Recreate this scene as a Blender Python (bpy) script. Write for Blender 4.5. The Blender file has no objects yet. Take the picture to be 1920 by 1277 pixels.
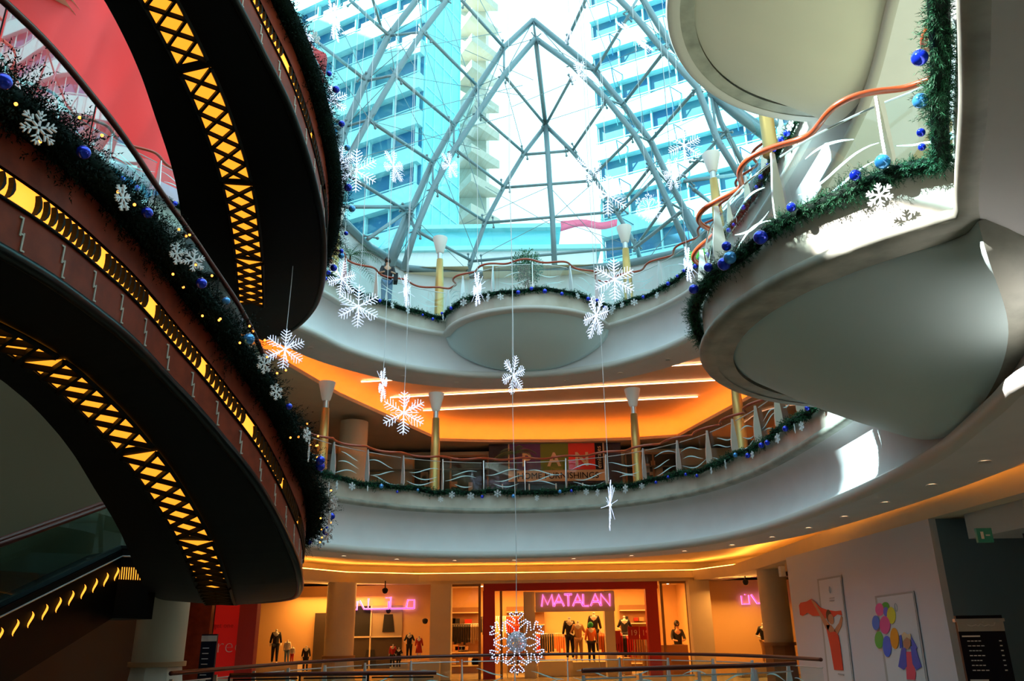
import bpy, bmesh, math, random
import numpy as np
from mathutils import Vector, Matrix

S = bpy.context.scene
COL = S.collection
PI = math.pi
rnd = random.Random(7)
rs = np.random.RandomState(11)

# ------------------------------------------------------------------ camera
FPX = 1500.0; TH = math.radians(20); ROLL = math.radians(0.83)
CAM = np.array([0, 0, 1.6])
_f = np.array([0, math.cos(TH), math.sin(TH)]); _u0 = np.array([0, -math.sin(TH), math.cos(TH)]); _r0 = np.array([1., 0, 0])
_r = _r0 * math.cos(ROLL) - _u0 * math.sin(ROLL); _u = _u0 * math.cos(ROLL) + _r0 * math.sin(ROLL)
cam_data = bpy.data.cameras.new('camera'); cam = bpy.data.objects.new('camera', cam_data); COL.objects.link(cam)
cam_data.sensor_width = 36; cam_data.lens = 36 * FPX / 1920; cam_data.clip_end = 500
M = Matrix(((_r[0], _u[0], -_f[0], 0), (_r[1], _u[1], -_f[1], 0), (_r[2], _u[2], -_f[2], 1.6), (0, 0, 0, 1)))
cam.matrix_world = M
S.camera = cam
def ray(px, py):
    return _f + _r * (px - 960) / FPX - _u * (py - 638.5) / FPX
def atz(px, py, z):
    d = ray(px, py); return CAM + d * ((z - 1.6) / d[2])
def aty(px, py, y):
    d = ray(px, py); return CAM + d * (y / d[1])
def proj(p):
    q = np.array(p) - CAM; w = q @ _f
    return 960 + FPX * (q @ _r) / w, 638.5 - FPX * (q @ _u) / w

# ------------------------------------------------------------------ world, sun, exposure
W = bpy.data.worlds.new('world'); S.world = W; W.use_nodes = True
bg = W.node_tree.nodes['Background']; bg.inputs[0].default_value = (0.80, 0.95, 1.0, 1); bg.inputs[1].default_value = 2.15
sun_d = bpy.data.lights.new('sun', 'SUN'); sun_d.energy = 26; sun_d.angle = math.radians(0.5); sun_d.color = (1.0, 0.97, 0.92)
sun = bpy.data.objects.new('sun', sun_d); COL.objects.link(sun)
sun.rotation_euler = Vector((1.0, 0.38, -0.86)).to_track_quat('-Z', 'Y').to_euler()
sun.location = (-30, 0, 40)
S.view_settings.view_transform = 'Standard'; S.view_settings.look = 'None'
S.view_settings.exposure = 0.14; S.view_settings.gamma = 1.0
S.cycles.use_denoising = True
S.cycles.max_bounces = 5; S.cycles.diffuse_bounces = 3; S.cycles.glossy_bounces = 2
S.cycles.transparent_max_bounces = 18; S.cycles.transmission_bounces = 4
S.cycles.sample_clamp_indirect = 4.0; S.cycles.caustics_reflective = False; S.cycles.caustics_refractive = False

def area(name, loc, size, energy, color, rot=(0, 0, 0), sy=None):
    d = bpy.data.lights.new(name, 'AREA'); d.energy = energy; d.color = color; d.size = size
    if sy: d.shape = 'RECTANGLE'; d.size_y = sy
    o = bpy.data.objects.new(name, d); o.location = loc; o.rotation_euler = rot; COL.objects.link(o); return o
OR = (1.0, 0.43, 0.09)
area('shop_ceiling_light', (-0.3, 33.6, 3.3), 3.5, 260, OR, sy=2.5)
area('shop_ceiling_light', (4.2, 33.6, 3.3), 3.5, 260, OR, sy=2.5)
area('window_display_light', (-6.6, 30.9, 3.2), 3.5, 190, OR, (math.radians(-25), 0, 0), sy=.5)
area('window_display_light', (8.3, 30.2, 3.2), 2.0, 130, OR, (math.radians(-25), 0, 0), sy=.5)

# ------------------------------------------------------------------ materials
def mat(name, col, rough=0.6, metal=0.0, emit=None, es=0.0, noise=0.0, nscale=6.0, spec=0.5, col2=None, coat=0.0):
    m = bpy.data.materials.new(name); m.use_nodes = True; nt = m.node_tree; b = nt.nodes['Principled BSDF']
    b.inputs['Base Color'].default_value = (*col, 1); b.inputs['Roughness'].default_value = rough; b.inputs['Metallic'].default_value = metal
    b.inputs['Specular IOR Level'].default_value = spec; b.inputs['Coat Weight'].default_value = coat
    if emit: b.inputs['Emission Color'].default_value = (*emit, 1); b.inputs['Emission Strength'].default_value = es
    if noise or col2:
        tc = nt.nodes.new('ShaderNodeTexCoord'); n = nt.nodes.new('ShaderNodeTexNoise'); n.inputs['Scale'].default_value = nscale
        n.inputs['Detail'].default_value = 6
        nt.links.new(tc.outputs['Object'], n.inputs['Vector'])
        r = nt.nodes.new('ShaderNodeValToRGB'); nt.links.new(n.outputs['Fac'], r.inputs['Fac'])
        c2 = col2 or tuple(max(0, c * (1 - noise)) for c in col)
        r.color_ramp.elements[0].color = (*c2, 1); r.color_ramp.elements[1].color = (*col, 1)
        r.color_ramp.elements[0].position = .3; r.color_ramp.elements[1].position = .62
        nt.links.new(r.outputs['Color'], b.inputs['Base Color'])
    return m
def glass(name, tint, gloss=0.08, fres=0.5):
    m = bpy.data.materials.new(name); m.use_nodes = True; nt = m.node_tree; nt.nodes.clear()
    o = nt.nodes.new('ShaderNodeOutputMaterial'); mx = nt.nodes.new('ShaderNodeMixShader'); t = nt.nodes.new('ShaderNodeBsdfTransparent')
    g = nt.nodes.new('ShaderNodeBsdfGlossy'); g.inputs['Roughness'].default_value = 0.02; g.inputs['Color'].default_value = (.95, 1, 1, 1)
    t.inputs['Color'].default_value = (*tint, 1)
    lw = nt.nodes.new('ShaderNodeLayerWeight'); lw.inputs['Blend'].default_value = .35
    ma = nt.nodes.new('ShaderNodeMath'); ma.operation = 'MULTIPLY_ADD'; ma.inputs[1].default_value = fres; ma.inputs[2].default_value = gloss
    nt.links.new(lw.outputs['Fresnel'], ma.inputs[0]); nt.links.new(ma.outputs[0], mx.inputs[0])
    nt.links.new(t.outputs[0], mx.inputs[1]); nt.links.new(g.outputs[0], mx.inputs[2]); nt.links.new(mx.outputs[0], o.inputs[0])
    return m
MT = {
 'plaster': mat('plaster', (.74, .73, .74), .65, noise=.06, nscale=1.5),
 'marble': mat('marble', (.66, .63, .55), .35, nscale=1.6, col2=(.50, .46, .38)),
 'mould': mat('mould', (.62, .60, .56), .5),
 'stone_edge': mat('stone_edge', (.40, .40, .34), .5, nscale=3, col2=(.24, .25, .21)),
 'shell': mat('shell', (.62, .76, .77), .6, noise=.04, nscale=.8),
 'shell_upper_lit': mat('shell_upper_lit', (.74, .71, .60), .6, noise=.06, nscale=.7),  # copy of shell with reflected light put into a warmer, lighter colour
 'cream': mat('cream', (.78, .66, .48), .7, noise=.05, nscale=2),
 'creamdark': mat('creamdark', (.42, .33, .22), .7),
 'floor': mat('floor', (.55, .45, .32), .25, noise=.2, nscale=2),
 'orangewall': mat('orangewall', (.85, .55, .25), .7),
 'black': mat('black', (.004, .004, .004), .55, spec=.15),
 'blackglossy': mat('blackglossy', (.004, .006, .006), .3, spec=.25),
 'wood': mat('wood', (.26, .040, .015), .5, nscale=5, col2=(.17, .025, .010), spec=.2),
 'inlay': mat('inlay', (.55, .52, .45), .5),
 'copper': mat('copper', (.42, .055, .015), .28, spec=.6, coat=.3),
 'redrail': mat('redrail', (.10, .018, .012), .35),
 'steel': mat('steel', (.62, .66, .68), .32, metal=.6),
 'alu': mat('alu', (.75, .78, .80), .3, metal=.5),
 'domesteel': mat('domesteel', (.20, .28, .31), .4, metal=.2),
 'gold': mat('gold', (.62, .38, .12), .42, metal=.55),
 'shade': mat('shade', (.75, .74, .70), .5, emit=(1, .92, .8), es=.06),
 'lit': mat('lit', (1, .45, .06), .6, emit=(1.0, .36, .03), es=1.7),
 'lattice_lit': mat('lattice_lit', (1, .45, .06), .6, emit=(1.0, .34, .02), es=1.35),
 'led': mat('led', (1, .7, .5), .6, emit=(1.0, .50, .28), es=8),
 'cove': mat('cove', (1, .5, .2), .6, emit=(1.0, .40, .06), es=14),
 'coveb': mat('coveb', (1, .5, .2), .6, emit=(1.0, .22, .015), es=16),
 'spot': mat('spot', (1, .8, .6), .6, emit=(1.0, .62, .35), es=6),
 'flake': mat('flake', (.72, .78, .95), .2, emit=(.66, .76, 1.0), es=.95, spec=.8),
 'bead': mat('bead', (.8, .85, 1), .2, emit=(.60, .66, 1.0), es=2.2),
 'wire': mat('wire', (.8, .85, .9), .4),
 'blue': mat('blue', (.01, .04, .75), .12, metal=.55, coat=.6),
 'ltblue': mat('ltblue', (.06, .35, .85), .12, metal=.5, coat=.6),
 'whiteorn': mat('whiteorn', (.85, .9, .95), .4),
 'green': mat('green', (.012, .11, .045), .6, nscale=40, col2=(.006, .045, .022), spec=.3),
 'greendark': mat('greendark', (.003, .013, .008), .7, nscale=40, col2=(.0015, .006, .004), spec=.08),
 'leaf': mat('leaf', (.03, .16, .05), .5, noise=.5, nscale=20),
 'bark': mat('bark', (.10, .06, .03), .8),
 'redcloth': mat('redcloth', (1.0, .085, .085), .8, spec=.1),
 'lavender': mat('lavender', (.62, .50, .68), .6, nscale=.8, col2=(.55, .25, .25)),
 'redprint': mat('redprint', (.50, .05, .04), .6),
 'matred': mat('matred', (.42, .02, .012), .5),
 'white': mat('white', (.82, .84, .86), .5),
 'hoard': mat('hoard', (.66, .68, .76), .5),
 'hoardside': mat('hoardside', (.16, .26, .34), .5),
 'neon': mat('neon', (1, .1, .4), .5, emit=(1.0, .03, .22), es=1.6),
 'neonhalo': mat('neonhalo', (1, .6, 1), .5, emit=(.9, .35, 1.0), es=1.3),
 'cloth_black': mat('cloth_black', (.012, .012, .016), .8),
 'cloth_red': mat('cloth_red', (.55, .03, .02), .8),
 'cloth_white': mat('cloth_white', (.8, .75, .68), .8),
 'cloth_orange': mat('cloth_orange', (.85, .2, .04), .8),
 'cloth_green': mat('cloth_green', (.02, .35, .12), .8),
 'cloth_tan': mat('cloth_tan', (.5, .28, .12), .8),
 'cloth_blue': mat('cloth_blue', (.03, .09, .55), .7),
 'jeans': mat('jeans', (.10, .22, .42), .8),
 'skin': mat('skin', (.62, .35, .22), .5),
 'hair': mat('hair', (.012, .008, .006), .5),
 'navy': mat('navy', (.035, .045, .10), .6, nscale=2, col2=(.02, .025, .05)),
 'purple': mat('purple', (.10, .03, .20), .5),
 'panelgreen': mat('panelgreen', (.16, .26, .03), .5),
 'panelred': mat('panelred', (.75, .04, .03), .5),
 'ink': mat('ink', (.006, .007, .018), .5, spec=.15),
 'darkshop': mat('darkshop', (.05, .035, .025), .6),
 'shelfwood': mat('shelfwood', (.35, .18, .08), .6),
 'concrete': mat('concrete', (.40, .46, .47), .8, noise=.1, nscale=.5),
 'spandrel': mat('spandrel', (.32, .66, .68), .7),
 'towerglass': mat('towerglass', (.02, .13, .27), .3, nscale=.35, col2=(.06, .22, .26), spec=.3),
 'curtain': mat('curtain', (.22, .70, .78), .4, nscale=.1, col2=(.17, .58, .68), spec=.3),
 'beigetower': mat('beigetower', (.60, .52, .40), .8),
 'pinkflag': mat('pinkflag', (.85, .12, .22), .7),
 'limesign': mat('limesign', (.12, .75, .05), .5),
 'dome_glass': glass('dome_glass', (.66, .95, 1.0), .02, .12),
 'rail_glass': glass('rail_glass', (.84, .96, .96), .03, .38),
 'dark_glass': glass('dark_glass', (.62, .80, .76), .09, .6),
 'etch': mat('etch', (.62, .86, .88), .6),
 'shop_glass': glass('shop_glass', (.96, .95, .92), .02, .2),
}
def pic(name, c): return mat(name, c, .55)

# ------------------------------------------------------------------ mesh helpers
class MB:
    def __init__(s): s.v = []; s.f = []
    def add(s, v, f):
        n = len(s.v); s.v += [tuple(map(float, p)) for p in v]; s.f += [tuple(i + n for i in q) for q in f]; return s
    def box(s, c, d, rz=0, R=None):
        x, y, z = [k / 2 for k in d]; P = [(sx * x, sy * y, sz * z) for sz in (-1, 1) for sy in (-1, 1) for sx in (-1, 1)]
        R = R or Matrix.Rotation(rz, 3, 'Z')
        P = [tuple((R @ Vector(p)) + Vector(c)) for p in P]
        return s.add(P, [(0, 2, 3, 1), (4, 5, 7, 6), (0, 1, 5, 4), (2, 6, 7, 3), (0, 4, 6, 2), (1, 3, 7, 5)])
    def tube(s, pts, r, n=8, cap=True, closed=False):
        P = [Vector(p) for p in pts]; m = len(P); V = []; F = []
        rr = r if hasattr(r, '__len__') else [r] * m
        prev = None
        for i in range(m):
            if closed: t = P[(i + 1) % m] - P[i - 1]
            else: t = P[min(i + 1, m - 1)] - P[max(i - 1, 0)]
            t = t.normalized() if t.length > 1e-9 else Vector((0, 0, 1))
            if prev is None:
                a = Vector((0, 0, 1)) if abs(t.z) < .9 else Vector((1, 0, 0))
                prev = t.cross(a).normalized()
            prev = (prev - t * prev.dot(t)); prev = prev.normalized() if prev.length > 1e-6 else t.orthogonal().normalized()
            b = t.cross(prev)
            for k in range(n):
                a = 2 * PI * k / n; V.append(tuple(P[i] + (prev * math.cos(a) + b * math.sin(a)) * rr[i]))
        for i in range(m if closed else m - 1):
            j = (i + 1) % m
            for k in range(n): F.append((i * n + k, i * n + (k + 1) % n, j * n + (k + 1) % n, j * n + k))
        if cap and not closed: F.append(tuple(range(n))[::-1]); F.append(tuple((m - 1) * n + k for k in range(n)))
        return s.add(V, F)
    def lathe(s, prof, c=(0, 0, 0), n=24):
        V = []; F = []
        for r, z in prof:
            for k in range(n): a = 2 * PI * k / n; V.append((c[0] + r * math.cos(a), c[1] + r * math.sin(a), c[2] + z))
        for i in range(len(prof) - 1):
            for k in range(n): F.append((i * n + k, i * n + (k + 1) % n, (i + 1) * n + (k + 1) % n, (i + 1) * n + k))
        F.append(tuple(range(n))[::-1]); F.append(tuple((len(prof) - 1) * n + k for k in range(n)))
        return s.add(V, F)
    def grid(s, rows, closed=False):
        V = [p for r in rows for p in r]; n = len(rows[0]); F = []
        for i in range(len(rows) - 1):
            for k in range(n if closed else n - 1): F.append((i * n + k, i * n + (k + 1) % n, (i + 1) * n + (k + 1) % n, (i + 1) * n + k))
        return s.add(V, F)
    def prism(s, poly, a, b):   # poly: list of 3D points, extruded from offset a to offset b (vectors)
        n = len(poly); V = [tuple(Vector(p) + Vector(a)) for p in poly] + [tuple(Vector(p) + Vector(b)) for p in poly]
        F = [tuple(range(n))[::-1], tuple(range(n, 2 * n))] + [(i, (i + 1) % n, n + (i + 1) % n, n + i) for i in range(n)]
        return s.add(V, F)
    def sphere(s, c, r, n=10, m=6, sc=(1, 1, 1)):
        V = []; F = []
        for i in range(m + 1):
            t = PI * i / m
            for k in range(n): a = 2 * PI * k / n; V.append((c[0] + sc[0] * r * math.sin(t) * math.cos(a), c[1] + sc[1] * r * math.sin(t) * math.sin(a), c[2] + sc[2] * r * math.cos(t)))
        for i in range(m):
            for k in range(n): F.append((i * n + k, (i + 1) * n + k, (i + 1) * n + (k + 1) % n, i * n + (k + 1) % n))
        return s.add(V, F)
def tag(o, label=None, cat=None, group=None, kind=None):
    if label: o['label'] = label
    if cat: o['category'] = cat
    if group: o['group'] = group
    if kind: o['kind'] = kind
    return o
def mk(name, mb, m, parent=None, smooth=False, thick=0, **kw):
    me = bpy.data.meshes.new(name); me.from_pydata(mb.v, [], mb.f); me.materials.append(MT[m] if isinstance(m, str) else m)
    if smooth:
        me.polygons.foreach_set('use_smooth', [True] * len(me.polygons))
    me.update(); o = bpy.data.objects.new(name, me); COL.objects.link(o)
    if parent: o.parent = parent
    if thick:
        md = o.modifiers.new('solid', 'SOLIDIFY'); md.thickness = thick; md.offset = 0
    tag(o, **kw); return o
def root(name, label, cat, loc=(0, 0, 0), rz=0, group=None):
    o = bpy.data.objects.new(name, None); COL.objects.link(o); o.location = loc; o.rotation_euler = (0, 0, rz)
    o.empty_display_size = .1
    return tag(o, label, cat, group)
def copy_tree(o, parent=None):
    c = o.copy(); COL.objects.link(c)
    if parent: c.parent = parent
    for ch in [k for k in o.children]: copy_tree(ch, c)
    return c
def struct(name, mb, m, smooth=False, thick=0): return mk(name, mb, m, None, smooth, thick, kind='structure')
def auto_smooth(o, deg=35):
    me = o.data; me.polygons.foreach_set('use_smooth', [True] * len(me.polygons))
    bm = bmesh.new(); bm.from_mesh(me)
    for e in bm.edges:
        if len(e.link_faces) == 2 and e.calc_face_angle(0) > math.radians(deg): e.smooth = False
    bm.to_mesh(me); bm.free(); return o
def text_mesh(name, body, size, m, parent=None, mtx=None, ext=0.01, thin=0, align='CENTER', **kw):
    c = bpy.data.curves.new('t', 'FONT'); c.body = body; c.size = size; c.extrude = ext; c.align_x = align; c.align_y = 'CENTER'; c.offset = thin
    c.resolution_u = 3
    t = bpy.data.objects.new('t', c); COL.objects.link(t)
    me = bpy.data.meshes.new_from_object(t); bpy.data.objects.remove(t); me.name = name
    me.materials.clear(); me.materials.append(MT[m] if isinstance(m, str) else m)
    if mtx is not None: me.transform(mtx)
    o = bpy.data.objects.new(name, me); COL.objects.link(o)
    if parent: o.parent = parent
    tag(o, **kw); return o
FRONT = Matrix.Rotation(PI / 2, 4, 'X')    # text facing -y
# ------------------------------------------------------------------ the oval of the atrium
BASE = [(-5.3, 20.1), (-4.75, 21.3), (-3.9, 22.4), (-2.9, 23.3), (-1.5, 23.9), (0, 24.05), (1.5, 23.85), (2.95, 23.2), (4.1, 22.1), (4.9, 20.8),
        (5.4, 19.2), (5.65, 17.5), (5.75, 15), (5.7, 12.5), (5.5, 10.4), (5.05, 8.5), (4.62, 7.1), (3.9, 6.05), (3.15, 4.55), (2.45, 3.25), (1.7, 1.9), (0.6, 0.6), (-1.4, -.5),
        (-4, -.2), (-6.3, 1.2), (-8.3, 3.6), (-9.6, 6.8), (-10, 9.8), (-9.6, 12.7), (-8.6, 15.0), (-7.4, 16.9), (-6.25, 18.5)]
def catmull(P, n=8, closed=True):
    out = []; N = len(P)
    for i in range(N if closed else N - 1):
        p0, p1, p2, p3 = [np.array(P[(i + k) % N] if closed else P[min(max(i + k, 0), N - 1)], float) for k in (-1, 0, 1, 2)]
        for j in range(n):
            t = j / n
            out.append(.5 * ((2 * p1) + (-p0 + p2) * t + (2 * p0 - 5 * p1 + 4 * p2 - p3) * t * t + (-p0 + 3 * p1 - 3 * p2 + p3) * t ** 3))
    if not closed: out.append(np.array(P[-1], float))
    return out
RING = catmull(BASE, 8)
def cut(path, a, b, center, r, a0, a1, n=40):
    """replace the stretch of path between the points nearest a and b by an arc"""
    d = [np.hypot(*(p - a)) for p in path]; i = int(np.argmin(d)); d = [np.hypot(*(p - b)) for p in path]; j = int(np.argmin(d))
    arc = [np.array([center[0] + r * math.cos(t), center[1] + r * math.sin(t)]) for t in np.radians(np.linspace(a0, a1, n))]
    if j > i: return path[:i] + arc + path[j + 1:]
    return path[j + 1:i] + arc
BIG = dict(center=(5.9, 9.1), r=3.46, a0=95, a1=236)
FAR = dict(center=(0.52, 24.31), r=2.69, a0=193, a1=335)
def pathB(): return cut(RING, np.array([5.6, 12.55]), np.array([3.95, 6.2]), **BIG)
def pathC(): return cut(cut(RING, np.array([-2.1, 23.7]), np.array([2.98, 23.18]), **FAR), np.array([5.6, 12.55]), np.array([3.95, 6.2]), **BIG)
def normals(P, closed=True):
    N = len(P); out = []
    for i in range(N):
        a = P[i - 1] if (closed or i > 0) else P[0]; b = P[(i + 1) % N] if (closed or i < N - 1) else P[-1]
        d1 = P[i] - a; d2 = b - P[i]
        n1 = np.array([-d1[1], d1[0]]); n2 = np.array([-d2[1], d2[0]])
        n1 = n1 / (np.hypot(*n1) + 1e-9); n2 = n2 / (np.hypot(*n2) + 1e-9)
        m = n1 + n2; l = np.hypot(*m); m = m / l if l > 1e-6 else n1
        c = max(.45, abs(m @ (n1 if np.hypot(*d1) > 1e-6 else n2))); out.append(m / c)
    return out
def sweep(P, prof, closed=True, nrm=None):
    Nn = nrm or normals(P, closed); rows = []
    for o, z in prof: rows.append([(p[0] + n[0] * o, p[1] + n[1] * o, z) for p, n in zip(P, Nn)])
    mb = MB(); mb.grid(rows, closed); return mb
_AL = {}
def arclen(P, closed=True):
    k = (id(P), len(P), closed)
    if k not in _AL: _AL[k] = (P, arclen0(P, closed))
    return _AL[k][1]
def extra(p): 
    t = min(1, max(0, (7.35 - p[1]) / 1.9)) if p[0] > 0 else 0
    return 1.15 * t * t * (3 - 2 * t)
def sweep_ring(prof):
    rows = []
    for o, z, t in prof: rows.append([(p[0] + n[0] * (o + extra(p) * t), p[1] + n[1] * (o + extra(p) * t), z) for p, n in zip(RING, RN)])
    mb = MB(); mb.grid(rows, True); return mb
def arclen0(P, closed=True):
    s = [0]; Q = list(P) + ([P[0]] if closed else [])
    for a, b in zip(Q[:-1], Q[1:]): s.append(s[-1] + float(np.hypot(*(b - a))))
    return Q, s
def at_s(P, s, closed=True):
    Q, L = arclen(P, closed)
    i = max(0, min(int(np.searchsorted(L, s)) - 1, len(Q) - 2)); t = (s - L[i]) / max(1e-9, L[i + 1] - L[i])
    p = Q[i] + (Q[i + 1] - Q[i]) * t
    # tangent from a short look either way, smoother than the segment
    d = Q[min(i + 2, len(Q) - 1)] - Q[max(i - 1, 0)]; d = d / (np.hypot(*d) + 1e-9); return p, np.array([-d[1], d[0]]), d
CEN = np.array([-1.5, 14.0])
def outer_pt(p):
    d = p - CEN; d = d / np.hypot(*d); x0, x1, y0, y1 = -17, 17, -9, 38
    t = min([((x1 if d[0] > 0 else x0) - CEN[0]) / d[0] if abs(d[0]) > 1e-6 else 1e9, ((y1 if d[1] > 0 else y0) - CEN[1]) / d[1] if abs(d[1]) > 1e-6 else 1e9])
    return CEN + d * t
OUTER = [outer_pt(p) for p in RING]
def plate(z, inner, thick, up=True):
    rows = [[(p[0], p[1], z) for p in inner], [(q[0], q[1], z) for q in OUTER]]
    mb = MB(); mb.grid(rows, True)
    rows = [[(p[0], p[1], z - thick) for p in inner], [(q[0], q[1], z - thick) for q in OUTER]]
    mb.grid(rows, True)
    return mb
RN = normals(RING)
def off(o): return [p + n * o for p, n in zip(RING, RN)]
LB, LC = 5.5, 11.0
PB, PC = pathB(), pathC()

# ------------------------------------------------------------------ large structure
struct('floor', plate(0.0, [np.array([p[0] * .9, 2 + (p[1] - 2) * .86 + 1.0]) for p in RING], .3), 'floor')
low = MB(); low.add([(-30, -20, -5.5), (30, -20, -5.5), (30, 45, -5.5), (-30, 45, -5.5)], [(0, 1, 2, 3)]); struct('floor', low, 'floor')
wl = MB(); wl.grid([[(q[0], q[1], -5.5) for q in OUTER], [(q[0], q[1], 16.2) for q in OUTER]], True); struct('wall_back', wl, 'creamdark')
for L, P, tagn in ((LB, PB, 'B'), (LC, PC, 'C')):
    struct('floor', plate(L, off(.3), .12), 'floor')
    # floor of the bulges
    for bu in ([BIG] if tagn == 'B' else [BIG, FAR]):
        arc = [(bu['center'][0] + (bu['r'] - .02) * math.cos(t), bu['center'][1] + (bu['r'] - .02) * math.sin(t), L) for t in np.radians(np.linspace(bu['a0'], bu['a1'], 30))]
        mb = MB(); mb.prism(arc, (0, 0, -.1), (0, 0, 0)); struct('floor', mb, 'floor')
    struct('trim_1', sweep(P, [(.4, L + .02), (.0, L + .02), (-.0, L - .45)]), 'marble')
    struct('trim_2', sweep(P, [(.0, L - .45), (-.05, L - .455), (-.08, L - .49), (-.085, L - .54), (-.06, L - .58), (.02, L - .6), (.12, L - .6)]), 'stone_edge' if tagn == 'B' else 'mould', True)
    struct('trim_3', sweep_ring([(.0, L - .56, 0), (.12, L - .62, 0), (.22, L - .8, .2), (.28, L - 1.1, .5), (.26, L - 1.35, .75), (.16, L - 1.58, .95), (.06, L - 1.68, 1)]), 'plaster', True)
    struct('trim_4', sweep_ring([(.06, L - 1.68, 1), (.0, L - 1.69, 1), (-.05, L - 1.73, 1), (-.06, L - 1.8, 1), (-.03, L - 1.87, 1), (.05, L - 1.9, 1)]), 'mould', True)
    struct('ceiling', sweep_ring([(.05, L - 1.9, 1), (1.2, L - 1.9, 1), (1.2, L - 1.45, 1)]), 'plaster')
    # undersides of the bulges
    for bu in ([BIG] if tagn == 'B' else [BIG, FAR]):
        cx, cy = bu['center']; r = bu['r']; a = np.radians(np.linspace(bu['a0'], bu['a1'], 49))
        A = np.array([cx + r * math.cos(a[0]), cy + r * math.sin(a[0])]); Bp = np.array([cx + r * math.cos(a[-1]), cy + r * math.sin(a[-1])])
        i = int(np.argmin([np.hypot(*(p - A)) for p in RING])); j = int(np.argmin([np.hypot(*(p - Bp)) for p in RING]))
        seg = [p for p in (RING[i:j + 1] if j > i else RING[i:] + RING[:j + 1])]
        Q, Ls = arclen(seg, False)
        ledge = .34 if bu is BIG else .16
        ar = np.radians(np.linspace(bu['a0'] - 3, bu['a1'] + 3, 55)); rim = MB(); rim.grid([[(cx + (r + .06) * math.cos(t), cy + (r + .06) * math.sin(t), L - .58) for t in ar], [(cx + (r - ledge) * math.cos(t), cy + (r - ledge) * math.sin(t), L - .6) for t in ar]])
        struct('trim_5', rim, 'stone_edge' if bu is BIG else 'mould')
        rows = []
        for v in np.linspace(0, 1, 15):
            row = []
            for k, t in enumerate(a):
                u = k / 48; p, _, _ = at_s(seg, Ls[-1] * u, False); nn = RN[min(range(len(RING)), key=lambda q: np.hypot(*(RING[q] - p)))]
                zb = L - .62 - 1.08 * max(0, math.sin(PI * u)) ** .62
                ex_ = .06 + .0 * extra(p) * min(1, max(0, (L - .62 - zb) / 1.08)); w = np.array([p[0] + nn[0] * ex_, p[1] + nn[1] * ex_, zb])
                rr = np.array([cx + (r - ledge) * math.cos(t), cy + (r - ledge) * math.sin(t), L - .55])
                q = rr + (w - rr) * v; q[2] -= .10 * math.sin(PI * v) * math.sin(PI * u); row.append(tuple(q))
            rows.append(row)
        last = []
        for k in range(49):
            p, _, _ = at_s(seg, Ls[-1] * k / 48, False); nn = RN[min(range(len(RING)), key=lambda q: np.hypot(*(RING[q] - p)))]; b_ = rows[-1][k]; e_ = .22 + 1.1 * extra(p); last.append((b_[0] + nn[0] * e_, b_[1] + nn[1] * e_, b_[2] + .02))
        sm_ = MB(); sm_.grid([rows[-1], last]); struct('trim_9', sm_, 'stone_edge' if bu is BIG else 'shell', True)  # on the big bulge this strip is coloured dark for the recess shade
        mb = MB(); mb.grid(rows); struct('ceiling', mb, 'shell' if tagn == 'B' or bu is FAR else 'shell_upper_lit', True)
# recessed ceilings and the beams around them
def beam(pts, z0, z1, th, name, m='cream'):
    P = [np.array(p, float) for p in pts]; nn = normals(P, False)
    struct(name, sweep(P, [(0, z1), (0, z0), (th, z0), (th, z1), (0, z1)], False, nn), m)
    return P, nn
PA = [(-10.5, 13), (-9.3, 17.5), (-8.2, 22), (-7.2, 27.0), (-5.9, 29.6), (-3.6, 30.9), (0, 31.1), (4, 31.1), (6.6, 31.0), (7.5, 28.6), (7.2, 21.3), (7.05, 17), (7.0, 13.4), (7.0, 4)]
Pa, Na = beam(PA, 3.3, 3.66, .35, 'trim_6')
struct('ceiling', plate(4.1, off(1.15), .1), 'cream')
# lower ceiling beyond the beam
lo = MB(); lo.grid([[(p[0] + n[0] * 1.3, p[1] + n[1] * 1.3, 4.1) for p, n in zip(Pa, Na)], [(p[0] + n[0] * 1.3, p[1] + n[1] * 1.3, 3.32) for p, n in zip(Pa, Na)],
  [(p[0] + n[0] * .35, p[1] + n[1] * .35, 3.32) for p, n in zip(Pa, Na)]]); struct('ceiling', lo, 'cream')
lo = MB(); lo.add([(-17, 27, 3.31), (17, 27, 3.31), (17, 38, 3.31), (-17, 38, 3.31)], [(0, 1, 2, 3)])
PBm = [(-9.6, 15.5), (-8.0, 18.5), (-6.8, 21.2), (-5.7, 25.4), (-3.0, 32.2), (-1, 32.55), (2, 32.7), (5, 32.5), (6.7, 32.1), (8.2, 26), (9.2, 21.5), (9.4, 15)]
Pb, Nb = beam(PBm, 8.98, 9.1, .5, 'trim_7')
rec = MB(); rec.grid([[(p[0] + n[0] * a, p[1] + n[1] * a, z) for p, n in zip(Pb, Nb)] for a, z in ((.47, 9.08), (.5, 9.3), (.44, 9.52), (.22, 9.7), (-.3, 9.8))])
struct('ceiling', rec, 'cream', True)
struct('ceiling', plate(9.9, off(1.15), .1), 'cream')
lo = MB(); lo.grid([[(p[0] + n[0] * .4, p[1] + n[1] * .4, 9.0) for p, n in zip(Pb, Nb)], [(outer_pt(p)[0], outer_pt(p)[1], 9.0) for p, n in zip(Pb, Nb)]]); struct('ceiling', lo, 'cream')
# roof plate with the opening under the dome
hole = []
for p in RING:
    d = p - CEN; d = d / np.hypot(*d); x0, x1, y0, y1 = -10.5, 8.8, -6, 30.6
    if p[1] > 18 and p[0] < 0: x0 = -7.2
    t = min([((x1 if d[0] > 0 else x0) - CEN[0]) / d[0], ((y1 if d[1] > 0 else y0) - CEN[1]) / d[1] if abs(d[1]) > 1e-6 else 1e9]); hole.append(CEN + d * t)
struct('ceiling', plate(16.1, hole, .25), 'cream')
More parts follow.
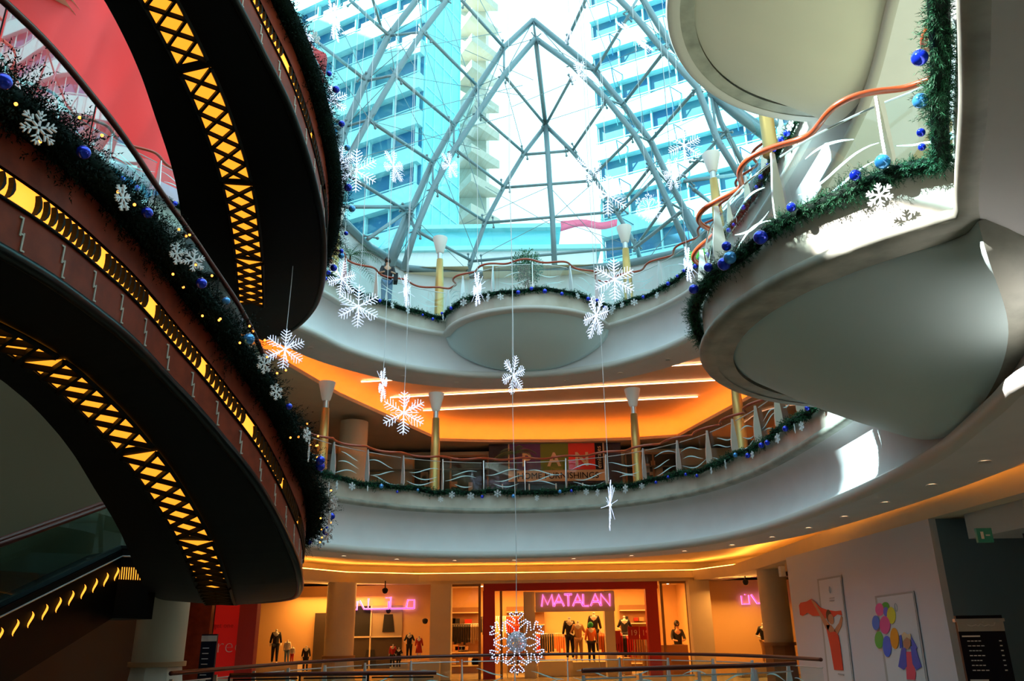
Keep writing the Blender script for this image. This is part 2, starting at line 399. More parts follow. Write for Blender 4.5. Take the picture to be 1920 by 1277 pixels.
# cove strips: the real light strips that lie on the beams
def ribbon(P, nn, o0, o1, z, i0=0, i1=None):
    mb = MB(); P = P[i0:i1]; nn = nn[i0:i1]
    mb.grid([[(p[0] + n[0] * o0, p[1] + n[1] * o0, z) for p, n in zip(P, nn)], [(p[0] + n[0] * o1, p[1] + n[1] * o1, z) for p, n in zip(P, nn)]]); return mb
mk('cove_light', ribbon(Pa, Na, .12, .24, 3.69), 'cove', thick=.01, label='warm light strip hidden on the beam above the ground floor shops', cat='light')
mk('cove_light', ribbon(Pb, Nb, .16, .26, 9.13), 'coveb', thick=.01, label='orange light strip hidden along the recessed middle floor ceiling', cat='light')
led = [((-5.2, 26.3), (-2.4, 25.9), 'shortest glowing ceiling line, at the left over the middle floor shop front'),
       ((-4.5, 28.3), (7.2, 26.7), 'longest glowing ceiling line crossing the whole orange recess'),
       ((-3.5, 30.2), (6.9, 28.8), 'glowing ceiling line nearest the back wall of the orange recess'),
       ((3.9, 25.2), (7.4, 24.7), 'glowing ceiling line at the right, close to the atrium edge')]
for a, b, lab in led:
    mb = MB(); d = Vector((b[0] - a[0], b[1] - a[1])); mb.box(((a[0] + b[0]) / 2, (a[1] + b[1]) / 2, 9.74), (d.length, .032, .03), math.atan2(d.y, d.x))
    mk('ceiling_light_line', mb, 'led', label=lab, cat='light', group='light lines in the middle floor ceiling')

# downlights in the soffit strips
dl = MB(); dl.lathe([(.055, 0), (.055, .02)], n=12)
ring_ = MB(); ring_.lathe([(.05, -.004), (.08, -.004), (.08, .01), (.05, .01)], n=14)
proto = root('downlight', 'small round glowing downlight set in the rim of the ceiling under the middle balcony', 'downlight', (0, 0, 0), group='downlights under the middle balcony')
mk('lamp_lens', dl, 'spot', proto); mk('trim_ring', ring_, 'alu', proto)
Q, Ls = arclen(off(.62))
n_d = int(Ls[-1] / 1.75); first = True
PO = off(.62)
for L, lab, grp in ((LB, 'small round glowing downlight set in the soffit under the middle balcony', 'downlights under the middle balcony'), (LC, 'small round glowing downlight set in the soffit under the upper balcony', 'downlights under the upper balcony')):
    for k in range(n_d):
        p, n, d = at_s(PO, (k + .35) * Ls[-1] / n_d)
        if p[1] < 6 and L == LB or p[1] < 14 and L == LC: continue
        if L == LC and p[0] < -6: continue
        c = proto if first else copy_tree(proto); first = False
        c.location = (p[0], p[1], L - 1.915); c['label'] = lab; c['group'] = grp

# ------------------------------------------------------------------ balustrades
def balustrade(P, L, label, step=1.25, s0=0, s1=None, closed=True, keep=lambda p: True, rail='copper', wave=.15, post='alu', o=.1, base=0, hgt=1.05, etch=True):
    r = root('balustrade', label, 'balustrade', (0, 0, L)); Q, Ls = arclen(P, closed); tot = s1 or Ls[-1]
    n = max(1, int(round((tot - s0) / step))); st = (tot - s0) / n
    run = []; runs = []
    for k in range(n * 10 + 1):
        s = s0 + st * k / 10; p, nn, d = at_s(P, min(s, Ls[-1] - 1e-4), closed)
        ph = 2 * PI * k / 10
        if not keep(p):
            if len(run) > 3: runs.append(run)
            run = []; continue
        w = wave * math.sin(ph); run.append((p[0] + nn[0] * (o + w), p[1] + nn[1] * (o + w), hgt + .24 * wave * math.sin(ph + .8)))
    if len(run) > 3: runs.append(run)
    for q in runs:
        sm = [tuple(v) for v in catmull3(q, 3)]; mb = MB(); mb.tube(sm, .034, 8); mk('handrail', mb, rail, r, True)
    for k in range(n):
        sa, sb = s0 + st * k, s0 + st * (k + 1)
        p, nn, d = at_s(P, min(sa, Ls[-1] - 1e-4), closed); pm, _, _ = at_s(P, (sa + sb) / 2, closed)
        if not (keep(p) and keep(pm)): continue
        # blade post, wide below the middle, in the plane across the edge
        prof = []
        zs = np.linspace(-.32, .99, 12)
        for z in zs:
            t = (z + .32) / 1.31; wd = .035 + .085 * math.sin(PI * min(1, t * 1.02)) ** 1.2 * (1.25 - .5 * t); prof.append((wd, z))
        P1 = [(-.02 - wd * .9 + o, z) for wd, z in prof]; P2 = [(-.02 + wd * .6 + o, z) for wd, z in prof][::-1]
        P1 = [(max(-.10, a) if z < .0 else a, z) for a, z in P1]
        poly = [(p[0] + nn[0] * a, p[1] + nn[1] * a, z) for a, z in P1 + P2]
        mb = MB(); mb.prism(poly, (d[0] * -.012, d[1] * -.012, 0), (d[0] * .012, d[1] * .012, 0)); mk('post', mb, post, r)
        rows = []; 
        for z in (.1, .93):
            row = []
            for j in range(6):
                pp, n2, _ = at_s(P, sa + .05 + (sb - sa - .1) * j / 5, closed); row.append((pp[0] + n2[0] * (o + .03), pp[1] + n2[1] * (o + .03), z))
            rows.append(row)
        mb = MB(); mb.grid(rows); g = mk('glass_panel', mb, 'rail_glass', r, True)
        tr = MB(); tr.tube([(a, b, .935) for a, b, _ in rows[0]], .012, 5); mk('top_clip', tr, post, g)
        if etch and pm[1] > 5:
            mb = MB()
            for q in range(3):
                z0 = .25 + .2 * q + rnd.uniform(-.06, .06); ph = rnd.uniform(0, 6.28); a0, a1 = (rnd.uniform(0, .3), rnd.uniform(.7, 1)); rows = [[], []]
                for j in range(13):
                    t = a0 + (a1 - a0) * j / 12; pp, n2, _ = at_s(P, sa + .05 + (sb - sa - .1) * t, closed); wv = .013 * math.sin(PI * j / 12) + .003
                    zz = z0 + .09 * math.sin(ph + t * 5)
                    rows[0].append((pp[0] + n2[0] * (o + .022), pp[1] + n2[1] * (o + .022), zz - wv)); rows[1].append((pp[0] + n2[0] * (o + .022), pp[1] + n2[1] * (o + .022), zz + wv))
                mb.grid(rows)
            mk('etched_wave', mb, 'etch', g)
    return r
def catmull3(P, n):
    out = []; N = len(P)
    for i in range(N - 1):
        p0, p1, p2, p3 = [np.array(P[min(max(i + k, 0), N - 1)], float) for k in (-1, 0, 1, 2)]
        for j in range(n):
            t = j / n; out.append(.5 * ((2 * p1) + (-p0 + p2) * t + (2 * p0 - 5 * p1 + 4 * p2 - p3) * t * t + (-p0 + 3 * p1 - 3 * p2 + p3) * t ** 3))
    out.append(np.array(P[-1], float)); return out
balustrade(PB, LB, 'wavy copper handrail with glass panels round the edge of the middle balcony', keep=lambda p: p[1] > 3.6)
balustrade(PC, LC, 'wavy copper handrail with glass panels round the edge of the upper balcony', keep=lambda p: p[1] > 5)

# ------------------------------------------------------------------ garlands
def garland_mesh(centers, r, per_m, nlen, nw, needles=9, seed=1):
    R = np.random.RandomState(seed); C = np.array(centers); seg = np.diff(C, axis=0); ln = np.linalg.norm(seg, axis=1); tot = ln.sum(); N = int(tot * per_m)
    cum = np.concatenate([[0], np.cumsum(ln)]); s = np.sort(R.rand(N) * tot); i = np.clip(np.searchsorted(cum, s) - 1, 0, len(seg) - 1)
    base = C[i] + seg[i] * ((s - cum[i]) / ln[i])[:, None]; T = seg[i] / ln[i][:, None]
    up = np.array([0, 0, 1.]); A = np.cross(T, up); A /= np.linalg.norm(A, axis=1)[:, None] + 1e-9; B = np.cross(A, T)
    ang = R.rand(N) * 2 * PI; rad = A * np.cos(ang)[:, None] + B * np.sin(ang)[:, None]
    lump = .75 + .35 * np.sin(s * 5.3 + seed) * np.sin(s * 2.1) 
    base = base + rad * (r * .45 * R.rand(N) * lump)[:, None]
    D = rad + T * R.uniform(-.9, .9, N)[:, None] + R.normal(0, .25, (N, 3)); D /= np.linalg.norm(D, axis=1)[:, None]
    L = r * (.55 + .5 * R.rand(N)) * lump
    side = np.cross(D, R.normal(0, 1, (N, 3))); side /= np.linalg.norm(side, axis=1)[:, None]; side2 = np.cross(D, side)
    V = []; 
    for k in range(needles):
        t = (k + .5) / needles; a = k * 2.4; o = base + D * (L * t)[:, None]; dirn = D * .75 + (side * math.cos(a) + side2 * math.sin(a)) * .8
        dirn /= np.linalg.norm(dirn, axis=1)[:, None]; w = np.cross(dirn, D); w /= np.linalg.norm(w, axis=1)[:, None] + 1e-9
        nl = nlen * (1.1 - .5 * t) * (1 + .3 * R.randn(N))[:, None]
        V.append(np.stack([o - w * nw, o + w * nw, o + dirn * nl], 1))
    V = np.concatenate(V, 0).reshape(-1, 3)
    me = bpy.data.meshes.new('garland'); n = len(V); me.vertices.add(n); me.vertices.foreach_set('co', V.ravel().astype('f'))
    me.loops.add(n); me.loops.foreach_set('vertex_index', np.arange(n, dtype='i')); me.polygons.add(n // 3)
    me.polygons.foreach_set('loop_start', np.arange(0, n, 3, dtype='i')); me.polygons.foreach_set('loop_total', np.full(n // 3, 3, dtype='i'))
    me.update(); me.validate(); return me
def garland(name_label, cent, r, per_m, nlen, nw, m='green', needles=9, seed=1):
    me = garland_mesh(cent, r, per_m, nlen, nw, needles, seed); me.materials.append(MT[m])
    o = bpy.data.objects.new('garland', me); COL.objects.link(o); tag(o, name_label, 'garland')
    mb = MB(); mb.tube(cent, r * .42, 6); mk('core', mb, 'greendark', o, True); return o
def ring_center(P, L, oo=-.1, dz=0, keep=lambda p: True, ds=.12, amp=.03):
    Q, Ls = arclen(P); out = []
    for k in range(int(Ls[-1] / ds)):
        p, n, d = at_s(P, k * ds)
        if keep(p): out.append((p[0] + n[0] * oo, p[1] + n[1] * oo, L + dz + amp * math.sin(k * ds * 2.2) + amp * .6 * math.sin(k * ds * 5.1)))
        elif out and len(out) > 3 and not keep(p): pass
    return out
def split_runs(C, gap=.6):
    runs = [[C[0]]]
    for a, b in zip(C[:-1], C[1:]):
        if math.dist(a, b) > gap: runs.append([])
        runs[-1].append(b)
    if len(runs) > 1 and math.dist(C[0], C[-1]) < gap: runs[0] = runs.pop() + runs[0]
    return [r for r in runs if len(r) > 3]
def near_big(p): return p[0] > 1.5 and 5 < p[1] < 12.9
def near_edge(p): return p[0] > 1.5 and 2.9 < p[1] < 12.9
GB = [r for r in split_runs(ring_center(PB, LB, keep=lambda p: p[1] > 12.9 and True))]
GBn = split_runs(ring_center(PB, LB, keep=near_edge, ds=.08))
GC = split_runs(ring_center(PC, LC, keep=lambda p: p[1] > 9 and not near_big(p)))
for q in GB: garland('green fir garland along the edge of the middle balcony, blue balls and snowflakes in it', q, .15, 150, .055, .009, needles=8, seed=3)
for q in GBn: garland('thick sunlit fir garland round the big right bulge of the middle balcony', q, .17, 420, .045, .0035, needles=14, seed=5)
for q in GC: garland('green fir garland along the edge of the upper balcony below the glass dome', q, .15, 150, .055, .009, needles=8, seed=4)

def bauble_mesh(r, m):
    mb = MB(); mb.sphere((0, 0, 0), r, 20, 12); o = mk('bauble', mb, m, None, True)
    cp = MB(); cp.lathe([(r * .2, r * .95), (r * .2, r * 1.15), (r * .1, r * 1.2)], n=8); mk('cap', cp, 'alu', o); return o
def flat_flake(R_, t=.006):
    mb = MB()
    for k in range(6):
        a = k * PI / 3; M3 = Matrix.Rotation(a, 3, 'Y')
        def seg(x0, z0, x1, z1, w):
            d = Vector((x1 - x0, 0, z1 - z0)); n = Vector((-d.z, 0, d.x)).normalized() * w
            P = [Vector((x0, 0, z0)) + n, Vector((x1, 0, z1)) + n * .6, Vector((x1, 0, z1)) - n * .6, Vector((x0, 0, z0)) - n]
            mb.prism([tuple(M3 @ p) for p in P], (0, -t, 0), (0, t, 0))
        seg(0, 0, 0, R_, R_ * .06)
        for f in (.42, .68): 
            seg(0, R_ * f, R_ * .26 * (1.2 - f + .3), R_ * (f + .24), R_ * .05); seg(0, R_ * f, -R_ * .26 * (1.2 - f + .3), R_ * (f + .24), R_ * .05)
    return mb
B_blue = bauble_mesh(.06, 'blue'); B_lt = bauble_mesh(.06, 'ltblue')
F_flat = mk('snowflake_ornament', flat_flake(.115), 'whiteorn')
used = set()
def hang(src, loc, rz, sc, label, cat, group):
    c = src if src.name not in used else copy_tree(src)
    used.add(src.name); c.location = loc; c.rotation_euler = (0, 0, rz); c.scale = (sc, sc, sc); tag(c, label, cat, group); return c
def decorate(C, where, step, seed, big=1.0, dark=False, both=1, o=.13):
    R = random.Random(seed); L = 0; nxt = .3
    for a, b in zip(C[:-1], C[1:]):
        d = math.dist(a, b); L += d
        if L < nxt: continue
        nxt = L + step * R.uniform(.5, 1.4)
        t = Vector(b) - Vector(a); t.z = 0; t.normalize(); inw = Vector((t.y, -t.x, 0)) * both
        dz = R.uniform(-.17, .0); q = Vector(b) + inw * o * R.uniform(.8, 1.15) + Vector((0, 0, dz)); k = R.random()
        rz = math.atan2(inw.y, inw.x) + PI / 2 + R.uniform(-.7, .7)
        if k < .42: hang(B_blue, q, R.uniform(0, 3), R.uniform(.6, 1.1) * big, 'shiny deep blue ball hanging in the garland ' + where, 'bauble', 'deep blue balls ' + where)
        elif k < .6: hang(B_lt, q, R.uniform(0, 3), R.uniform(.6, 1.1) * big, 'pale glossy blue ball hanging in the garland ' + where, 'bauble', 'pale blue balls ' + where)
        else: hang(F_flat, q + inw * .03 + Vector((0, 0, -.08)), rz, R.uniform(.75, 1.15) * big, 'flat white snowflake ornament hanging in the garland ' + where, 'ornament', 'flat snowflakes ' + where)
for q in GB: decorate(q, 'of the middle balcony', .48, 21, 1.0)
for q in GC: decorate(q, 'of the upper balcony', .42, 22, 1.05)
# the big bulge: placed one by one where the photo shows them
def on_path(P, px, L, lo, hi, dz=0):
    Q, Ls = arclen(P); best = None
    for k in range(int(Ls[-1] / .04)):
        p, n, d = at_s(P, k * .04)
        if not (lo < p[1] < hi and p[0] > 1.5): continue
        e = abs(proj((p[0] - n[0] * .14, p[1] - n[1] * .14, L + dz))[0] - px)
        if best is None or e < best[0]: best = (e, p, n, d)
    return best
for px, dz, kind, sc, lab in [(1376, -.12, 'b', 1.25, 'deep blue ball of the close pair low on the left of the big bulge garland'), (1384, -.1, 'l', 1.2, 'pale blue ball of the close pair low on the left of the big bulge garland'),
    (1380, .06, 'b', .9, 'small blue ball just above the close pair on the big bulge garland'), (1443, -.1, 'b', 1.25, 'lone blue ball with its shadow below it, on the front of the big bulge garland'),
    (1617, .07, 'b', .9, 'small blue ball on top of the big bulge garland, left of the bright one'), (1664, .1, 'l', 1.15, 'large bright blue ball on the right end of the big bulge garland'),
    (1660, -.22, 'f', 1.1, 'white flat snowflake under the right end of the big bulge garland'), (1317, -.05, 'b', 1.0, 'blue ball at the far left turn of the big bulge garland'),
    (1345, .0, 'b', .9, 'dull blue ball near the left turn of the big bulge garland'), (1500, .04, 'b', .8, 'tiny blue ball deep in the middle of the big bulge garland')]:
    e, p, n, d = on_path(PB, px, LB, 6.35, 10.2, dz)
    q = (p[0] - n[0] * .25, p[1] - n[1] * .25, LB + dz); src = {'b': B_blue, 'l': B_lt, 'f': F_flat}[kind]
    hang(src, q, math.atan2(-n[1], -n[0]) + PI / 2, sc, lab, 'ornament' if kind == 'f' else 'bauble', 'ornaments of the big bulge garland')
for py_, dz, kind, sc, lab in [(105, 0, 'b', 1.0, 'dark blue ball high on the upright garland at the right'), (185, 0, 'l', 1.0, 'large bright blue ball halfway up the upright garland at the right'),
    (245, 0, 'b', .6, 'small blue ball under the large bright one on the upright garland'), (272, 0, 'b', .55, 'lowest small blue ball of the upright garland at the right')]:
    Q, Ls = arclen(PB); best = None
    for k in range(int(Ls[-1] / .03)):
        p, n, d = at_s(PB, k * .03)
        if not (3.5 < p[1] < 6.3 and p[0] > 1): continue
        e = abs(proj((p[0] - n[0] * .2, p[1] - n[1] * .2, LB))[1] - py_)
        if best is None or e < best[0]: best = (e, p, n)
    e, p, n = best; hang({'b': B_blue, 'l': B_lt}[kind], (p[0] - n[0] * .24, p[1] - n[1] * .24, LB), 0, sc, lab, 'bauble', 'ornaments of the upright garland')

# ------------------------------------------------------------------ the two dark curved ramps
RO = [(-6.3, 2.5), (-5.1, 3.1), (-4.25, 4.4), (-3.88, 5.7), (-3.8, 7), (-3.74, 8.1), (-3.5, 9.1), (-3.25, 10), (-3.15, 11.1), (-3.24, 12.3), (-3.6, 13.8), (-4.1, 15), (-4.75, 15.95), (-5.4, 16.4)]
RI = [(-8.3, 5), (-7.3, 5.2), (-6.4, 5.9), (-5.9, 6.7), (-5.58, 7.5), (-5.38, 8.4), (-5.27, 9.2), (-5.25, 9.9), (-5.3, 11), (-5.6, 12.3), (-5.95, 13.6), (-6.15, 14.8), (-6.05, 15.8), (-5.5, 16.4)]
ZX = [0, 6.6, 7.4, 8.16, 9.1, 10, 11.2, 12.2, 13.2, 14.3, 20]; ZY = [4.36, 4.36, 4.33, 4.2, 3.83, 3.35, 2.8, 2.5, 2.3, 2.2, 2.2]
def ZU(y): return float(np.interp([y - .35, y, y + .35], ZX, ZY).mean())
CO = catmull(RO, 8, False); CI = catmull(RI, 8, False); NO = [-n for n in normals(CO, False)]
# outward normal of the outer edge points to +x (the atrium): NO is flipped below where needed
NO = [n if n[0] > 0 or k > len(NO) * .8 and n[1] > 0 else -n for k, n in enumerate(NO)]
def ramp(label, dz):
    r = root('curved_ramp', label, 'ramp', (0, 0, dz)); N = len(CO)
    rows = []
    for k in range(N):
        o, i = CO[k], CI[k]; zo, zi = ZU(o[1]), ZU(i[1]); row = []
        for t in np.linspace(0, 1, 9):
            p = o * (1 - t) + i * t; row.append((p[0], p[1], zo * (1 - t) + zi * t - .05 * math.sin(PI * t)))
        row += [(i[0], i[1], zi + 1.3), (o[0], o[1], zo + 1.3), (o[0], o[1], zo)]
        rows.append(row)
    mb = MB(); mb.grid(rows); n = len(rows[0]); mb.add(rows[-1][:-1], [tuple(range(n - 1))]); mb.add(rows[0][:-1], [tuple(range(n - 1))]); mk('body', mb, 'black', r)
    mb = MB(); mb.tube([(o[0] + n_[0] * .02, o[1] + n_[1] * .02, ZU(o[1]) + .03) for o, n_ in zip(CO, NO)], .06, 8); mk('bottom_edge', mb, 'blackglossy', r, True)
    def face(z0, z1, oo): 
        mb = MB(); mb.grid([[(o[0] + n_[0] * oo, o[1] + n_[1] * oo, ZU(o[1]) + z0) for o, n_ in zip(CO[:78], NO)], [(o[0] + n_[0] * oo, o[1] + n_[1] * oo, ZU(o[1]) + z1) for o, n_ in zip(CO[:78], NO)]]); return mb
    w = mk('lower_panel', face(.07, .43, .03), 'wood', r, True); mk('upper_panel', face(.66, 1.32, .05), 'wood', r, True)
    ls = mk('light_strip', face(.43, .66, .008), 'lit', r, True)
    fins = {}; Q, Ls = arclen(CO, False)
    for k in range(int(Ls[-1] / .095)):
        s = k * .095
        if s > Ls[-1] - 3.2 or k % 11 == 0 or k % 11 == 10 and k % 2: continue
        p, n_, d = at_s(CO, s, False); n_ = n_ if n_[0] > 0 or p[1] > 15 else -n_; z = ZU(p[1]) + .45
        ln = .18; P = []
        for t in np.linspace(0, 1, 5): wv = .004 + .011 * math.sin(PI * t); P.append((p[0] + d[0] * (.03 * math.sin(t * 3) - wv), p[1] + d[1] * (.03 * math.sin(t * 3) - wv), z + ln * t))
        for t in np.linspace(1, 0, 5): wv = .004 + .011 * math.sin(PI * t); P.append((p[0] + d[0] * (.03 * math.sin(t * 3) + wv), p[1] + d[1] * (.03 * math.sin(t * 3) + wv), z + ln * t))
        fins.setdefault(k // 11, MB()).prism(P, (n_[0] * .01, n_[1] * .01, 0), (n_[0] * .06, n_[1] * .06, 0))
    tr = MB(); tr.tube([(o[0] + n_[0] * .04, o[1] + n_[1] * .04, ZU(o[1]) + .43) for o, n_ in zip(CO[:78], NO)], .016, 5); 
    [mk('slat_screen', f_, 'black', ls) for f_ in fins.values()]; mk('lower_trim', tr, 'black', ls, True)
    for k in range(int(Ls[-1] / .5)):
        s = k * .5 + .2
        if s > Ls[-1] - 3.2: continue
        p, n_, d = at_s(CO, s, False); n_ = n_ if n_[0] > 0 or p[1] > 15 else -n_; z = ZU(p[1]) + .05; marks = MB()
        for dx, a, b in ((-.018, .17, .33), (.018, .05, .21)):
            c = (p[0] + d[0] * dx + n_[0] * .036, p[1] + d[1] * dx + n_[1] * .036)
            marks.box((c[0], c[1], z + (a + b) / 2), (.016, .01, b - a), math.atan2(d[1], d[0]))
        for dx, zz in ((-.034, .32), (.0, .19), (.034, .06)): marks.box((p[0] + d[0] * dx + n_[0] * .036, p[1] + d[1] * dx + n_[1] * .036, z + zz), (.04, .01, .014), math.atan2(d[1], d[0]))
        mk('inlay', marks, 'inlay', w)
    # lattice lights let into the underside
    mid = [(o * .46 + i * .54) for o, i in zip(CO, CI)]; Qm, Lm = arclen(mid, False); s_end = None
    for s in np.arange(0, Lm[-1], .05):
        if at_s(mid, s, False)[0][1] < 14.35: s_end = s
    s = s_end
    while s > 3:
        s2 = s - 1.62; lp = MB(); la = MB(); rr = [[], []]
        def pt(ss, t, dz_=0):
            p, n_, d = at_s(mid, ss, False); q = p + n_ * t; return (q[0], q[1], ZU(q[1]) - .058 + dz_)
        for j in range(13):
            ss = s2 + (s - s2) * j / 12; rr[0].append(pt(ss, -.22)); rr[1].append(pt(ss, .22))
        lp.grid(rr); cell = (s - s2) / 6
        for c in range(6):
            for sg in (1, -1):
                a, b = pt(s2 + cell * c, -.22 * sg, -.035), pt(s2 + cell * (c + 1), .22 * sg, -.035); d = Vector(b) - Vector(a); 
                n_ = d.cross(Vector((0, 0, 1))).normalized() * .019
                la.prism([tuple(Vector(a) - n_), tuple(Vector(b) - n_), tuple(Vector(b) + n_), tuple(Vector(a) + n_)], (0, 0, -.03), (0, 0, .03))
        for sg in (-.235, .235): la.tube([pt(s2 + (s - s2) * j / 12, sg, -.035) for j in range(13)], .03, 4)
        if lp.v:
            g = mk('light_panel', lp, 'lattice_lit', r); mk('lattice', la, 'black', g)
        s = s2 - .12
    # glass and handrail set back from the edge
    gp = [(o - n_ * .42) for o, n_ in zip(CO, NO)][14:88]; Qg, Lg = arclen(gp, False)
    k = 0
    while (k + 1) * 1.35 < Lg[-1]:
        rows = [[], []]
        for j in range(7):
            p, _, _ = at_s(gp, k * 1.35 + .012 + 1.326 * j / 6, False); rows[0].append((p[0], p[1], ZU(p[1]) + 1.32)); rows[1].append((p[0], p[1], ZU(p[1]) + 2.38))
        mb = MB(); mb.grid(rows); g = mk('glass_panel', mb, 'dark_glass', r, True)
        mb = MB(); mb.tube([rows[0][-1], rows[1][-1]], .008, 4); mk('joint', mb, 'black', g); k += 1
    mb = MB(); mb.tube([(p[0], p[1], ZU(p[1]) + 2.42) for p in gp], .035, 8); mk('handrail', mb, 'redrail', r, True)
    # garland hung over the edge
    cent = [(o[0] + n_[0] * .12, o[1] + n_[1] * .12, ZU(o[1]) + 1.12 + dz) for o, n_ in zip(CO, NO)][14:100]
    return r, cent
r1, c1 = ramp('lower dark curved ramp at the left, orange slots along its wooden side', 0)
r2, c2 = ramp('dark curved ramp at the upper left with an orange lattice of lights underneath, upper one', 5.5)
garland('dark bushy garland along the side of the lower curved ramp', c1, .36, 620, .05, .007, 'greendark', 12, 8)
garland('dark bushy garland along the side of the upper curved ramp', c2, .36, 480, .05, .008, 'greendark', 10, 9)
def lower_garland_orn(C, where, step, seed): decorate(C, where, step, seed, 1.15, both=-1, o=.30)
lower_garland_orn(c1[::-1], 'of the lower curved ramp', .36, 31); lower_garland_orn(c2[::-1], 'of the upper curved ramp', .40, 32)
tiny = MB(); tiny.sphere((0, 0, 0), .014, 8, 5)
fairy = mk('fairy_light', tiny, mat('fairy', (1, .4, .1), .5, emit=(1, .3, .04), es=4), None, True, group='amber fairy lights in the lower ramp garland', label='tiny amber fairy light in the dark garland of the lower ramp', cat='fairy light')
for k in range(46):
    q = c1[rnd.randrange(len(c1))]; i = c1.index(q); n_ = NO[14 + i]; c = fairy if k == 0 else fairy.copy()
    if k: COL.objects.link(c)
    a = rnd.uniform(-1.2, 1.0); c.location = (q[0] + n_[0] * .3 * math.cos(a) + rnd.uniform(-.1, .1), q[1] + n_[1] * .3 * math.cos(a), q[2] + .3 * math.sin(a))

# ------------------------------------------------------------------ lamp posts on the balconies
def lamp_post(loc, label, grp, h=3.3):
    r = root('lamp_post', label, 'lamp post', loc, 0, grp)
    mb = MB(); mb.lathe([(.18, 0), (.18, .06), (.155, .08), (.145, 1.4), (.11, 2.45)], n=20); mk('shaft', mb, 'gold', r, True)
    mb = MB(); mb.lathe([(.085, 2.45), (.085, 2.68)], n=20); auto_smooth(mk('collar', mb, 'steel', r))
    mb = MB(); mb.lathe([(.10, 2.68), (.13, 2.72), (.25, 3.22), (.25, 3.26), (.22, 3.26), (.2, 3.2), (.1, 2.75)], n=24); auto_smooth(mk('lamp_shade', mb, 'shade', r))
    return r
for px, py, L, D, where in [(604, 860, LB, 23.2, 'left end of the middle balcony'), (815, 900, LB, 24.6, 'middle balcony, left of the shop sign'), (1196, 890, LB, 24.4, 'middle balcony beside the colourful shop sign'),
                            (1392, 840, LB, 20.6, 'middle balcony right, shade hidden by the big bulge'), (624, 530, LC, 22.4, 'upper balcony beside the palm'), (823, 580, LC, 24.5, 'upper balcony left of the tub tree'),
                            (1180, 570, LC, 23.9, 'upper balcony right of the tub tree'), (1350, 440, LC, 19.6, 'upper balcony left of the big bulge rail'), (1441, 250, LC, 14.6, 'upper balcony highest at the right')]:
    p = aty(px, py, D); lamp_post((p[0], D, L + .02), 'gold post with cone lamp, ' + where, 'gold posts with cone lamps')

# ------------------------------------------------------------------ glass dome
dome = root('glass_dome', 'glazed steel dome of pointed ribs over the whole atrium', 'glass roof', (0, 30, 16))
def dpt(p, Y): return tuple(np.array(aty(p[0], p[1], Y)) - np.array([0, 30, 16]))
def member(name, pts, r, m='domesteel', parent=dome, n=8):
    mb = MB(); mb.tube(pts, r, n); return mk(name, mb, m, parent, True)
def trans(pts_px, Y): return [dpt(p, Y) for p in pts_px]
# pointed ribs: an outer and an inner chord each
L2o = [(1000, 38), (945, 89), (896, 162), (851, 233), (811, 304), (768, 400), (728, 505)]
L2i = [(1004, 72), (945, 141), (898, 210), (851, 281), (812, 353), (779, 432), (756, 505)]
R2o = [(1000, 38), (1115, 132), (1169, 197), (1221, 266), (1263, 355), (1286, 397), (1328, 480)]
R2i = [(1004, 72), (1073, 122), (1138, 187), (1190, 252), (1222, 310), (1252, 378), (1296, 480)]
L1o = [(900, -110), (785, -5), (729, 67), (686, 152), (647, 238), (612, 370)]
L1i = [(940, -90), (838, 0), (792, 60), (741, 140), (692, 224), (655, 292), (636, 380)]
R1o = [(1085, -110), (1200, -10), (1256, 82), (1300, 130), (1333, 172), (1438, 245)]
R1i = [(1085, -80), (1182, 20), (1240, 90), (1308, 165), (1345, 262), (1400, 350)]
def rib(label_name, o, i, Yo, Yi, ro, ri):
    g = mk('rib', MB().tube(trans(o, Yo), ro, 10), 'domesteel', dome, True)
    mk('inner_chord', MB().tube(trans(i, Yi), ri, 10), 'domesteel', g, True)
    mb = MB(); N = min(len(o), len(i))
    for k in range(N - 1):
        mb.tube([dpt(o[k], Yo), dpt(i[k], Yi)], .05, 6)
        mb.tube([dpt(o[k], Yo), dpt(i[k + 1], Yi)], .018, 4); mb.tube([dpt(i[k], Yi), dpt(o[k + 1], Yo)], .018, 4)
        j = dpt(i[k], Yi)
        for a in range(4): mb.tube([j, (j[0] + .3 * math.cos(a * PI / 2 + .6), j[1] - .1, j[2] + .3 * math.sin(a * PI / 2 + .6))], .03, 4)
        mb.sphere(j, .13, 8, 6)
    mk('web', mb, 'domesteel', g, True); return g
rib('', L2o, L2i, 28.6, 27.9, .13, .12); rib('', R2o, R2i, 28.6, 27.9, .13, .12); rib('', L1o, L1i, 24.8, 24.1, .13, .11); rib('', R1o, R1i, 24.8, 24.1, .13, .12)
for pts, Y, r in (([(768, 400), (748, 450), (722, 520)], 28.5, .22), ([(1284, 397), (1305, 435), (1330, 485)], 28.5, .22), ([(647, 238), (622, 300), (606, 360)], 24.8, .2), ([(1333, 172), (1380, 212), (1445, 262)], 24.7, .2),
                  ([(1333, 172), (1352, 230), (1400, 320)], 24.8, .1), ([(1333, 172), (1400, 190), (1460, 235)], 24.8, .1)):
    member('leg', trans(pts, Y), r)
